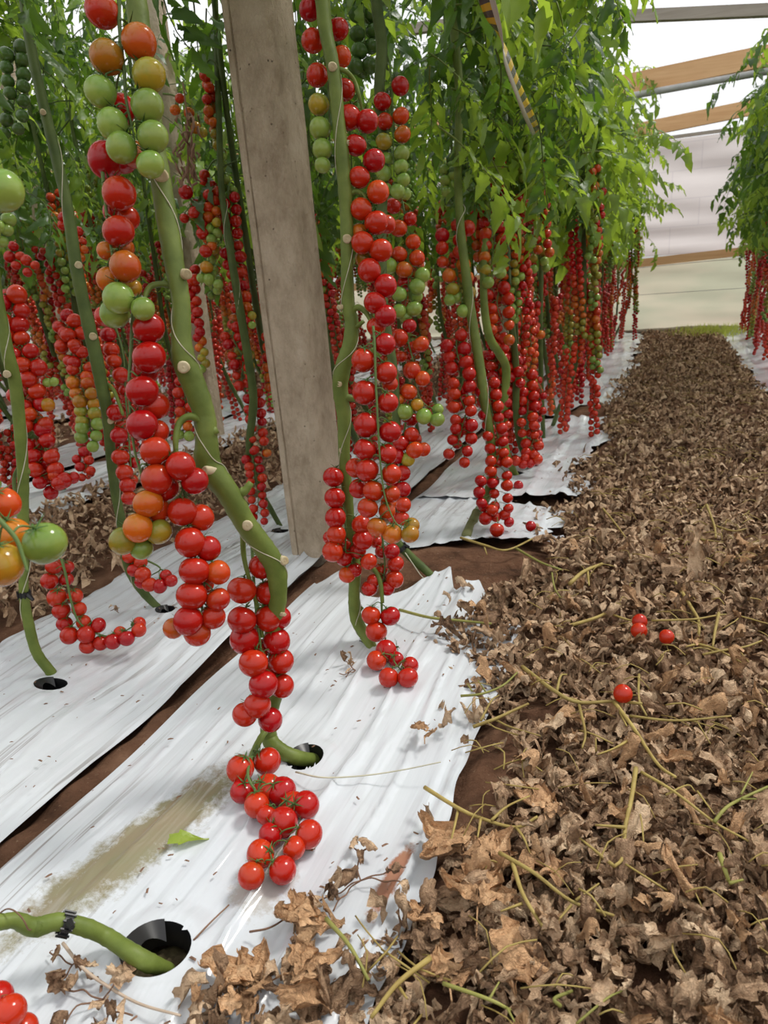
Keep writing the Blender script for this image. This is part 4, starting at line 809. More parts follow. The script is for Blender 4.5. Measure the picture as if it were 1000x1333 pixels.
# dried withered truss and small mixed ones between stem and post
b = G(365, 692, -.012); B3 = plant(b, 'tomato vine with a withered brown truss, rooted in the hole left of the concrete post')
hs = [(370, 694, 2.16, 6), (352, 662, 2.12, 7), (340, 640, 2.08, 8), (325, 590, 2.02, 10), (330, 520, 1.96, 11), (322, 460, 1.92, 11), (312, 400, 1.88, 11), (302, 340, 1.85, 10), (293, 280, 1.84, 9), (288, 240, 1.84, 8), (284, 120, 1.84, 8), (280, 0, 1.84, 8)]
px_stem(B3, b, hs, M_STEMD, 12); twine(B3, b, [P(x, y, d) for x, y, d, w in hs[2:10]], 4, [.009] * 8, .0009)
px_truss(B3, b, 1.85, [(242, 250, 18, 'R'), (254, 278, 17, 'R'), (263, 293, 14, 'R'), (264, 304, 16, 'R'), (255, 266, 13, 'R', .02), (268, 327, 16, 'r'), (269, 348, 16, 'Y'), (272, 364, 15, 'G'), (262, 362, 12, 'G'), (284, 370, 13, 'G'), (276, 320, 12, 'O'), (240, 284, 12, 'R', .02), (276, 356, 12, 'G', .02)], None, 'thin truss from red down to green')
px_truss(B3, b, 1.85, chain([(278, 248), (274, 262), (277, 280), (278, 300), (280, 312)], 14, 'rrOOyGG', .35)); px_truss(B3, b, 1.9, [(312, 334, 14, 'R'), (293, 330, 14, 'R'), (314, 355, 14, 'R'), (317, 372, 14, 'R'), (320, 386, 14, 'r'), (321, 400, 14, 'O'), (296, 345, 13, 'R'), (328, 411, 11, 'y'), (322, 417, 10, 'R'), (328, 423, 10, 'G')])
px_truss(B3, b, 1.95, chain([(300, 428), (305, 445), (312, 465), (315, 485), (320, 500)], 14, 'RRRRR', .6, third=.4)); px_truss(B3, b, 2.0, chain([(330, 512), (332, 540), (336, 570), (340, 590)], 13, 'RRRR', .55) + [(348, 590, 11, 'O')])
px_truss(B3, b, 2.0, chain([(325, 590), (332, 610), (334, 640), (337, 665), (337, 685)], 12, 'RRRRR', .6, third=.3)); px_truss(B3, b, 1.95, chain([(248, 350), (250, 375), (252, 398), (256, 420)], 15, 'RRRR', .25))
px_truss(B3, b, 1.95, chain([(258, 432), (262, 450), (265, 470), (266, 480)], 13, 'ROyG', .2)); px_truss(B3, b, 1.98, chain([(240, 490), (240, 510), (242, 530), (238, 550), (240, 570)], 14, 'RRRroG'.replace('o', 'O'), .45))
# withered brown truss
mbw = MB(); rs = np.random.default_rng(5); c0 = P(243, 145, 1.7); c1 = P(246, 238, 1.7)
for i in range(46):
    t = rs.random(); p = c0 + (c1 - c0) * t + rs.normal(0, .009 + .006 * math.sin(t * 3), 3); q = p + np.array([rs.normal(0, .008), rs.normal(0, .008), -rs.uniform(.01, .035)])
    mbw.tube([p, (p + q) / 2 + rs.normal(0, .005, 3), q], [.0028, .0034, .001], 5)
mbw.tube([c0 + [0, 0, .06], c0, c1], .002, 5)
mbw.v = [np.concatenate(mbw.v) - b]; o = mbw.build('withered_truss', M_TWIG, B3); o['label'] = 'brown withered truss hanging beside green leaves'
px_truss(B3, b, 1.72, [(234, 128, 12, 'r'), (228, 143, 13, 'O'), (246, 147, 13, 'O'), (255, 166, 14, 'Y'), (264, 172, 12, 'y')], [(212, 122), (225, 124), (240, 132), (258, 145)])

for (pl, xy, n) in ((A2, (-.45, .42), 10), (A3, (-.47, .93), 24), (A4, (-.47, 1.35), 50), (A5, (-.47, 1.75), 70), (A6, (-.47, 2.1), 64), (A7, (-.46, 2.4), 60), (B1, (-1.02, .75), 44), (B2, (-1.02, 1.1), 60), (B3, (-1.02, 1.5), 70)):
    canopy(pl, pl.location, xy, n, .97 if n < 35 else .93, 1.95)

# ------------------------------------------------------------------ further plants
def plant_plan(seed):
    """Stem, trusses and fruit of one vine around its root at the origin (the vine leans towards -Y)."""
    r = random.Random(seed); ln = r.uniform(.18, .42); sx = r.uniform(-.05, .05)
    st = [(0, 0, -.02), (sx * .4, -ln * .25, .10), (sx, -ln * .6, .26), (sx * 1.3, -ln * .9, .48), (sx, -ln, .8), (sx * .6, -ln - .02, 1.2), (0, -ln, 1.95)]
    S_ = smoothline(st, 6); rad = np.interp(np.arange(len(S_)), [0, 10, 24, len(S_)], [.0095, .011, .009, .006]); T = []
    nt = r.randint(7, 9)
    for k in range(nt):
        z0 = .26 + (1.26 - .26) * (k + r.uniform(0, .6)) / nt; j = int(np.abs(S_[:, 2] - z0).argmin()); p0 = S_[j]; az = r.uniform(0, 6.28) if r.random() < .5 else r.choice([0, math.pi]) + r.uniform(-.8, .8)
        o = .045 + .03 * r.random(); L_ = min(r.uniform(.26, .46) if k > 2 else .6, z0 - .035); drift = (r.uniform(-.05, .05), r.uniform(-.06, .06)); pts = [p0, p0 + [math.cos(az) * o * .6, math.sin(az) * o * .6, .025]]
        m = 7
        for i in range(m + 1):
            t = i / m; pts.append(p0 + np.array([math.cos(az) * o + drift[0] * t, math.sin(az) * o + drift[1] * t, .0 - L_ * t]))
        rp = smoothline(pts, 4); dia = r.uniform(.029, .034); n = int(L_ / (dia * .42)); fr = []
        pal = 'RRRRRRR' if z0 < .55 else r.choice(['RRRRrr', 'RRrrOO', 'RRrOyG', 'RrOyGG', 'RRRrOy', 'RrOyyG', 'RrOGGG']) if z0 < 1.05 else r.choice(['rOyGG', 'yGGDD', 'RrOYG', 'GGD'])
        for i in range(n):
            t = (i + .3) / n; c = p0 + np.array([math.cos(az) * o + drift[0] * t, math.sin(az) * o + drift[1] * t, -L_ * t - dia * .3]); a2 = az + math.pi / 2 + (i % 2) * math.pi + r.uniform(-.75, .75) + (i % 3) * .3
            d2 = dia * r.uniform(.86, 1.08) * (1 - .15 * t); fr.append((c + np.array([math.cos(a2), math.sin(a2), 0]) * d2 * .52, d2 / 2, pal[min(len(pal) - 1, max(0, int(t * len(pal) + r.uniform(-.3, .3))))]))
        T.append((rp, fr))
    return S_, rad, T, (0, -ln)
PLANS = [plant_plan(500 + i) for i in range(8)]
def ico(r):
    t = (1 + 5 ** .5) / 2; V = np.array([(-1, t, 0), (1, t, 0), (-1, -t, 0), (1, -t, 0), (0, -1, t), (0, 1, t), (0, -1, -t), (0, 1, -t), (t, 0, -1), (t, 0, 1), (-t, 0, -1), (-t, 0, 1)], float)
    Fc = [(0, 11, 5), (0, 5, 1), (0, 1, 7), (0, 7, 10), (0, 10, 11), (1, 5, 9), (5, 11, 4), (11, 10, 2), (10, 7, 6), (7, 1, 8), (3, 9, 4), (3, 4, 2), (3, 2, 6), (3, 6, 8), (3, 8, 9), (4, 9, 5), (2, 4, 11), (6, 2, 10), (8, 6, 7), (9, 8, 1)]
    V = [nrm(v) for v in V]; out = []; cache = {}
    def mid(a, b):
        k = (min(a, b), max(a, b))
        if k not in cache: V.append(nrm((V[a] + V[b]) / 2)); cache[k] = len(V) - 1
        return cache[k]
    for a, b_, c in Fc:
        x, y, z = mid(a, b_), mid(b_, c), mid(c, a); out += [(a, x, z), (b_, y, x), (c, z, y), (x, y, z)]
    return np.array(V), out
ICO = ico(1)
FARM = []
for i, (S_, rad, T, top) in enumerate(PLANS):
    mb = MB(); mb.tube(S_, rad, 6); stem_me = mb.data('stem', [M_STEMD])
    tr = []
    for rp, fr in T:
        mb = MB(); mb.tube(rp, .0016, 4, 7)
        for c, rd, ck in fr: mb.add(ICO[0] * rd * np.array([1, 1, .98]) + c, ICO[1], COLS.index(ck))
        tr.append(mb.data('truss', [FM[k] for k in COLS] + [M_TRUSS]))
    ms = []
    for v in range(1):
        mb = MB(); rs = random.Random(i * 7 + v)
        for q in range(42):
            bl, _ = comp_leaf(200 + q % 6, False, .23); az = rs.uniform(-math.pi, math.pi); M = np.array(leaf_matrix((rs.gauss(0, .08), top[1] + rs.gauss(0, .08), .95 + 1.05 * rs.random()), az, rs.uniform(-1, .2), rs.uniform(-.5, .5), rs.uniform(.85, 1.25)))
            for vv in bl.v: pass
            V = np.concatenate(bl.v); V = V @ M[:3, :3].T + M[:3, 3]; n0 = mb.n; mb.v.append(V); mb.f += [tuple(a + n0 for a in q_) for q_ in bl.f]; k = 2 if rs.random() < .3 else 0
            mb.m += [1 if m_ else k for m_ in bl.m]; mb.n += len(V)
        ms.append(mb.data('foliage', [M_LEAF, M_STEMD, M_LEAFY]))
    FARM.append((stem_me, tr, ms[0]))
cnt = {'near': 0, 'far': 0}
def fill_plant(x, y, idx, label, group, nleaf, mode, bright):
    """mode near: each fruit an object; mid: merged fruit, single leaves; far: merged fruit and foliage."""
    S_, rad, T, top = PLANS[idx]; rz = random.choice([0, 0, 0]) + random.uniform(-.5, .5)
    e = empty('tomato_vine', (x, y, 0)); e.rotation_euler.z = rz; tag(e, label, 'tomato plant', group); sc = random.uniform(.94, 1.05); e.scale = (sc, sc, 1)
    link('stem', FARM[idx][0], e)
    if mode == 'near':
        cnt['near'] += 1
        for rp, fr in T:
            h = bpy.data.objects.new('truss', None); COL.objects.link(h); mb = MB(); mb.tube(rp, np.linspace(.0025, .0011, len(rp)), 5); h.name = 'truss'
            bpy.data.objects.remove(h); h = bpy.data.objects.new('truss', bpy.data.meshes.new('truss')); COL.objects.link(h); h.parent = e
            for c, rd, ck in fr:
                j = int(np.linalg.norm(rp - (c + np.array([0, 0, rd])), axis=1).argmin()); ax = nrm(nrm(rp[j] - c) * .7 + np.array([0, 0, .8])); put_fruit(h, rp, c, rd, ck, ax, mb, rp[j], True)
            h.data = mb.data('truss', [M_TRUSS])
    else:
        cnt['far'] += 1
        for m_ in FARM[idx][1]: link('truss', m_, e)['kind'] = 'stuff'
    if mode == 'far': link('foliage', FARM[idx][2], e)['kind'] = 'stuff'
    else:
        for i in range(nleaf):
            az = random.uniform(-math.pi, math.pi); z = .93 + 1.07 * (i + random.random()) / nleaf
            wx = -math.sin(az + rz); lit = bright + .45 * max(0, wx); hi = mode == 'near'  # sun side painted by giving outward leaves the bright copy more often
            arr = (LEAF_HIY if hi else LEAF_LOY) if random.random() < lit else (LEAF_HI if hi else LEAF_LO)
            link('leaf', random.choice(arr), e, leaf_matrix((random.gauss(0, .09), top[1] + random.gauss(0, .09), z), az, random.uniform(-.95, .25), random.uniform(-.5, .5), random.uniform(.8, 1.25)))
def visible(x, y):
    for z in (.02, .5, 1.0, 1.5):
        for dx in (-.3, .3):
            c = R.T @ (np.array([x + dx, y - .2, z]) - CAM)
            if -c[2] > .3 and -20 < 500 + F * c[0] / -c[2] < 1020 and -20 < 666.5 - F * c[1] / -c[2] < 1350: return True
    return False
def depth_of(x, y): return -(R.T @ (np.array([x, y, .6]) - CAM))[2]
k = 0
ROWY = {ROWX[0]: [2.80 + .29 * i for i in range(21)], ROWX[1]: [2.12 + .35 * i for i in range(20)]}
ORD = 'first second third fourth fifth sixth seventh eighth ninth tenth eleventh twelfth thirteenth fourteenth fifteenth sixteenth seventeenth eighteenth nineteenth twentieth twenty-first twenty-second twenty-third twenty-fourth'.split()
names = {ROWX[0]: '{} tomato vine up the aisle row beyond the vine with the curling lowest truss', ROWX[1]: '{} tomato vine in the second row, counted back from the concrete post',
         ROWX[2]: '{} tomato vine in the third row, beyond the left litter path', ROWX[3]: '{} tomato vine in the fourth row, far side of the left litter path'}
grp = {ROWX[0]: 'vines farther up the aisle row', ROWX[1]: 'vines of the second row', ROWX[2]: 'vines of the third row', ROWX[3]: 'vines of the fourth row'}
for x in ROWX + ROWR:
    right = x in ROWR
    yy = ROWY.get(x) or [(.62 if not right else 2.6) + .36 * i + .1 * ((x * 7) % 1) for i in range(24)]
    oi_ = 0
    for y in yy:
        if y > YEND - .35 or not visible(x, y): continue
        oi_ += 1; on = ORD[min(oi_, len(ORD)) - 1]
        d = depth_of(x, y); k += 1; idx = (k * 5 + int(abs(x) * 3)) % 8
        if x in names: lb, gr = names[x].format(on), grp[x]
        elif right: lb, gr = ('{} tomato vine from the camera in the row right of the leaf-strewn aisle'.format(on), 'vines right of the aisle') if x == ROWR[0] else ('{} tomato vine behind the right-hand row'.format(on + (' outer' if x > 2 else '')), 'vines behind the right-hand row')
        else: lb, gr = 'small distant tomato vine in the back rows at left', 'distant vines at left'
        mode = 'near' if (d < 3.15 and x in ROWX[:3]) else 'mid' if x in (ROWX[0], ROWX[1], ROWR[0]) or (x in ROWX[2:4] and d < 4.5) else 'far'
        fill_plant(x + random.uniform(-.03, .03), y, idx, lb, gr, (84 if x == ROWR[0] else 54) if x in (ROWX[0], ROWR[0]) else 40, mode, .48 if right else .62 if (x == ROWX[0] and y > 3.0) else .25)  # larger bright share paints the sunlit look of the far aisle row
print('plants', cnt)

# ------------------------------------------------------------------ litter
def dry_grid(rs, nu, nv, ln, w, crump, curl, lobed=True):
    """Withered leaf blade: lobed outline, rolled edges, crumpled."""
    t = np.linspace(0, 1, nu); s = np.linspace(-1, 1, nv); T_, S2 = np.meshgrid(t, s, indexing='ij')
    prof = np.sin(math.pi * np.clip(T_ * .93 + .04, 0, 1)) ** .65; ph = rs.uniform(0, 6)
    if lobed: prof = prof * (1 + .42 * np.sin(T_ * rs.uniform(13, 20) + ph + S2 * .6)) * (1 - .3 * T_)
    x = S2 * prof * w; y = T_ * ln + (-.22 * ln) * np.abs(S2) * prof * .6
    z = np.zeros_like(x); roll = rs.uniform(.3, 1.5) * curl / w; ang = x * roll; rr = 1 / max(roll, 1e-3); x2 = np.sin(ang) * rr; z = (1 - np.cos(ang)) * rr * rs.choice([1, 1, -1])
    bend = rs.uniform(-1.6, 1.6) * curl / ln; a = y * bend; 
    if abs(bend) > .1: rb = 1 / bend; y2 = np.sin(a) * (rb - z); z2 = rb - np.cos(a) * (rb - z)
    else: y2, z2 = y, z
    z2 = z2 + (.10 + .25 * rs.random()) * w * np.sin(np.abs(S2) * 5 + T_ * 3)
    for _ in range(4):
        kx, ky, p = rs.uniform(-220, 220), rs.uniform(-160, 160), rs.uniform(0, 6.3); q = np.sin(kx * x * .6 + ky * y + p) * crump; z2 = z2 + q; x2 = x2 + .5 * np.sin(kx * x + p * 2 + ky * .7 * y) * crump
    for _ in range(3):
        kx, ky, p = rs.uniform(-520, 520), rs.uniform(-420, 420), rs.uniform(0, 6.3); z2 = z2 + np.abs(np.sin(kx * x * .6 + ky * y + p)) * crump * .55; y2 = y2 + np.sin(ky * x + p) * crump * .35
    V = np.stack([x2, y2 - ln / 2, z2], -1).reshape(-1, 3); V[:, 2] -= V[:, 2].mean(); return V
def rotm(rs, tilt):
    az = rs.uniform(0, 2 * math.pi); tx = rs.normal(0, tilt); ty = rs.normal(0, tilt); return np.array((Matrix.Rotation(az, 3, 'Z') @ Matrix.Rotation(tx, 3, 'X') @ Matrix.Rotation(ty, 3, 'Y')))
mound1 = waves(91, 8, 4, 13)
def litter_h(x, y): return .016 + .009 * mound1(x, y)
_ey = [.41, .446, .503, .556, .591, .648, .751, .84, .97, 1.13, 1.21, 1.43, 1.58, 1.88, 2.08, 2.66, 3.2, 3.8, 4.65, 5.9, 9]
_ex = [-.40, -.37, -.335, -.29, -.242, -.205, -.21, -.235, -.25, -.30, -.36, -.37, -.34, -.22, -.31, -.25, -.22, -.28, -.265, -.20, -.2]
def edge_l(y): return float(np.interp(y, _ey, _ex)) + .03 * math.sin(y * 9) + .02 * math.sin(y * 23 + 1) + .012 * math.sin(y * 51)
LIT_SPOTS = [(G(640, 745), .13), ]
def litter_density(x, y):
    """1 inside the aisle, falling off over the film edge; bare soil patches kept open."""
    e = edge_l(y)
    d = min(1, max(0, (x - e) / .05)) if x > e else max(0, .10 - (e - x) * 1.2) * (1 if e - x < (.09 if y > .65 else .035) else 0)
    d *= min(1, max(0, (.525 - x) / .05 + .06 * math.sin(y * 7)))
    for (cx, cy, rx, ry) in ((-.45, 1.66, .22, .13), (G(690, 930)[0], G(690, 930)[1], .05, .05), (G(640, 990)[0], G(640, 990)[1], .035, .09), (G(650, 745)[0], G(650, 745)[1], .07, .07), (G(965, 535)[0], G(965, 535)[1], .08, .25), (G(990, 705)[0], G(990, 705)[1], .05, .05)):
        if ((x - cx) / rx) ** 2 + ((y - cy) / ry) ** 2 < 1: d *= .13
    return d
rs = np.random.default_rng(99)
# base layer stuff: thousands of joined withered leaves
def litter_stuff(label, spots, nu, nv, base=None, szf=None, m=M_DRY):
    V = []; Fs = []; n = 0; gf = np.array(gridfaces(nu, nv)); tmpl = [dry_grid(rs, nu, nv, .072, .0165, .0044, 1.1 + 1.3 * rs.random()) for _ in range(60)]
    for (x, y, z, sc, tl) in spots:
        t = tmpl[rs.integers(60)]; V.append(t * sc @ rotm(rs, tl).T + [x, y, z]); Fs.append(gf + n); n += nu * nv
    V = np.concatenate(V); V[:, 2] = np.maximum(V[:, 2], np.where(V[:, 2] < 0, -.004, V[:, 2])); Fs = np.concatenate(Fs)
    me = bpy.data.meshes.new('leaf_litter'); me.vertices.add(len(V)); me.vertices.foreach_set('co', V.ravel()); me.loops.add(Fs.size); me.loops.foreach_set('vertex_index', Fs.ravel().astype(np.int32))
    me.polygons.add(len(Fs)); me.polygons.foreach_set('loop_start', np.arange(0, Fs.size, 4, dtype=np.int32)); me.polygons.foreach_set('use_smooth', np.ones(len(Fs), bool)); me.update(calc_edges=True); me.materials.append(m)
    o = link('leaf_litter', me); return tag(o, label, 'leaf litter', None, 'stuff')
sp = []
def scatter(n, ymin, ymax, s0, s1):
    global sp
    c = 0
    while c < n:
        y = ymin + (ymax - ymin) * rs.random(); x = rs.uniform(-.5, .56)
        if rs.random() > litter_density(x, y): continue
        sp.append((x, y, litter_h(x, y) * rs.uniform(-.1, 1.35), rs.uniform(s0, s1), .34)); c += 1
scatter(3800, .30, 1.2, .32, .72)
litter_stuff('loose carpet of crumpled brown tomato leaves on the near part of the aisle', sp, 11, 8); sp = []
scatter(3600, 1.2, 2.6, .38, .75); scatter(3800, 2.6, 5.0, .45, .8); scatter(3400, 5.0, 8.85, .55, .95)
litter_stuff('thick carpet of dry curled brown tomato leaves filling the aisle', sp, 7, 6)
sp = []
for _ in range(7000):
    y = .5 + 8.3 * rs.random() ** 1.5; x = rs.uniform(-1.95, -1.27) + .02 * math.sin(y * 9)
    if x > -1.36 and rs.random() < .6: continue
    sp.append((x, y, .010 + .024 * rs.random() + .006 * math.sin(x * 20 + y * 9), rs.uniform(.4, .8), .4))
litter_stuff('dry brown leaf litter on the path between the second and third film strips', sp, 5, 4)
sp = [(rs.uniform(-3.5, -2.8), rs.uniform(1.5, 8.8), .01 + .03 * rs.random(), rs.uniform(.5, 1.2), .5) for _ in range(1400)]
litter_stuff('dry leaf litter on the far left path', sp, 5, 4)
# single leaves that can be told apart near the camera
DL = [];  DT = []
for i in range(14):
    nu, nv = (16, 11); mb = MB(); ln = rs.uniform(.05, .082); mb.add(dry_grid(rs, nu, nv, ln, ln * rs.uniform(.2, .36), .0034, rs.uniform(.8, 2.0)), gridfaces(nu, nv)); (DL if i < 9 else DT).append(mb.data('dry_leaf', [M_DRY if i < 9 else M_DRYT]))
c = 0
while c < 285:
    y = .31 + 1.5 * rs.random() ** 1.5; x = rs.uniform(-.45, .55)
    px, py, dd = proj((x, y, .02))
    if not (-40 < px < 1040 and py < 1380) or rs.random() > litter_density(x, y): continue
    tan = rs.random() > .62; me = random.choice(DT if tan else DL); Rm = Matrix(rotm(rs, .38).tolist()).to_4x4()
    o = link('dry_leaf', me, None, TRS((x, y, litter_h(x, y) + .012 + .012 * rs.random()), Rm, float(rs.uniform(.45, .95)))); tag(o, 'crumpled pale tan dry leaf lying loose on the aisle litter' if tan else 'crumpled darker brown dry leaf lying loose on the aisle litter', 'dry leaf', 'tan dry leaves on the aisle litter' if tan else 'brown dry leaves on the aisle litter'); c += 1

def single_leaf(px, py, spx, ang, label, m=M_DRYT, lobes=5, crump=.0025, z=.02, curl=.5):
    """Palm-lobed dry leaf lying at a pixel; spx is its length in pixels."""
    c = G(px, py, z); d = proj(c)[2]; ln = spx * d / F * 1.15; mb = MB(); r2 = np.random.default_rng(int(px + py))
    for k in range(lobes):
        a = ang + (k - (lobes - 1) / 2) * (2.3 / max(1, lobes - 1)) + r2.uniform(-.12, .12); l = ln * (.62 if k not in (lobes // 2,) else .85) * r2.uniform(.85, 1.1)
        V = dry_grid(r2, 13, 9, l, l * .30, crump, curl); V[:, 1] += l / 2; V[:, 2] += .003 * k
        M = np.array(Matrix.Rotation(a, 3, 'Z')); V = V @ M.T; mb.add(V + [0, 0, .004], gridfaces(13, 9))
    mb.tube([(0, 0, .003), (math.sin(ang) * ln * .2, -math.cos(ang) * ln * .2, .006), (math.sin(ang) * ln * .45, -math.cos(ang) * ln * .45, .001)], [.0012, .001, .0008], 5)
    o = mb.build('dry_leaf', m); o.location = c; return tag(o, label, 'dry leaf')
for a in [(392, 1215, 70, .2, 'tan dry leaf standing on the white film above the bottom litter edge'), (330, 1280, 75, 1.4, 'pale tan dry leaf with pointed lobes on the film near the bottom edge'), (385, 1270, 60, -1.0, 'tan curled dry leaf touching the one with pointed lobes'),
          (600, 1110, 80, 1.2, 'big tan dry leaf overhanging the film edge beside the yellow stalk'), (622, 1180, 95, .2, 'long folded tan leaf below the overhanging one'), (650, 1255, 85, -1.4, 'wide pale tan leaf near the bottom, right of the green stem piece'),
          (585, 1285, 60, .4, 'upright crumpled tan leaf near the bottom green stem'), (708, 1060, 60, .3, 'pinkish tan leaf behind the bent yellow stalk'), (720, 1130, 70, 2.2, 'pinkish brown pointed leaf under the crossing stalks'),
          (553, 960, 30, .3, 'small brown dry leaf lying on the film near the litter edge'), (560, 1208, 45, 1.0, 'curled grey-brown leaf on the red-stained film edge'), (640, 1120, 50, -.4, 'brown leaf with ragged edge under the branched stalk')]:
    single_leaf(*a)
single_leaf(316, 1325, 45, .6, 'small tan leaf cut by the bottom edge, below the pointed leaf')
# withered leaf clusters
def wither(px, py, spx, label, n=7, seed=1, twigs=3, m=M_DRY):
    c = G(px, py, .012); d = proj(c)[2]; s = spx * d / F; r2 = np.random.default_rng(seed); e = empty('withered_leaf', c.tolist()); tag(e, label, 'withered leaf')
    tw = MB(); ends = []
    for k in range(twigs):
        a = r2.uniform(0, 6.3); p = np.array([0, 0, .004]); pts = [p]
        for q in range(4): a += r2.uniform(-.7, .7); p = p + np.array([math.cos(a), math.sin(a), 0]) * s * .14; p[2] = .003 + .008 * r2.random(); pts.append(p)
        tw.tube(smoothline(pts, 3), .0009, 5); ends += pts[1:]
    tw.build('twig', M_TWIG, e)
    for k in range(n):
        p = ends[r2.integers(len(ends))] + r2.normal(0, s * .04, 3) * [1, 1, 0]; l = s * r2.uniform(.26, .42); mb = MB(); V = dry_grid(r2, 12, 8, l, l * .30, .0022, 1.5) @ rotm(r2, .6).T; V[:, 2] -= V[:, 2].min(); mb.add(V + p, gridfaces(10, 8)); mb.build('leaflet', m, e)
wither(390, 1120, 45, 'shrivelled leaf beside the lowest tomatoes of the front vine', 6, 2, 2)
wither(470, 1150, 110, 'branching shrivelled leaf with thin twigs on the film below the front truss', 10, 3, 5)
wither(135, 1305, 110, 'large shrivelled brown leaf on the film below the nearest hole', 13, 4, 5)
wither(95, 1260, 70, 'smaller shrivelled brown leaf left of the nearest hole', 6, 6, 3)
wither(463, 875, 45, 'shrivelled leaf hanging at the black clip of the second vine', 6, 7, 3)
wither(155, 800, 30, 'tiny shrivelled leaf on the second film strip', 3, 8, 2)
# long twig over the nearest withered leaf, twine on the film
def ground_tube(name, pts, w, m, label, cat, z=.012, seg=6, branches=(), group=None, zs=None):
    P3 = [G(x, y, z + (zs[i] if zs else .006 * math.sin(i * 1.9))) for i, (x, y) in enumerate(pts)]; mb = MB(); sc = [w * .5 * proj(p)[2] / F for p in P3]; q = smoothline([list(p) + [s * (1 - .45 * i / len(P3))] for i, (p, s) in enumerate(zip(P3, sc))], 6)
    mb.tube(q[:, :3], q[:, 3], seg)
    for br in branches:
        B3_ = [G(x, y, z + .004 * (i % 2)) for i, (x, y) in enumerate(br)]; qb = smoothline(B3_, 5); mb.tube(qb, np.linspace(sc[0] * .7, sc[0] * .35, len(qb)), 5)
    loc = P3[0]; mb.v = [np.concatenate(mb.v) - loc]; o = mb.build(name, m); o.location = loc; return tag(o, label, cat, group)
ground_tube('dry_twig', [(82, 1228), (110, 1262), (150, 1290), (185, 1308), (235, 1322)], 5, plain('pale_twig', (.42, .33, .25), .7), 'pale dry twig crossing the shrivelled leaf below the nearest hole', 'twig', .022)
ground_tube('twine_end', [(385, 1005), (420, 1012), (470, 1010), (520, 1003), (574, 992)], 2.4, M_TWINE, 'loose white twine end lying across the film from the second hole', 'twine', .026)
ground_tube('dry_twig', [(325, 1213), (350, 1208), (372, 1195), (395, 1175)], 3, M_TWIG, 'thin red-brown twig on the film left of the tan leaf', 'twig', .02)
ground_tube('dry_twig', [(252, 1224), (275, 1200), (298, 1178)], 3, M_TWIG, 'red-brown streak-like twig on the film right of the nearest hole', 'twig', .016)
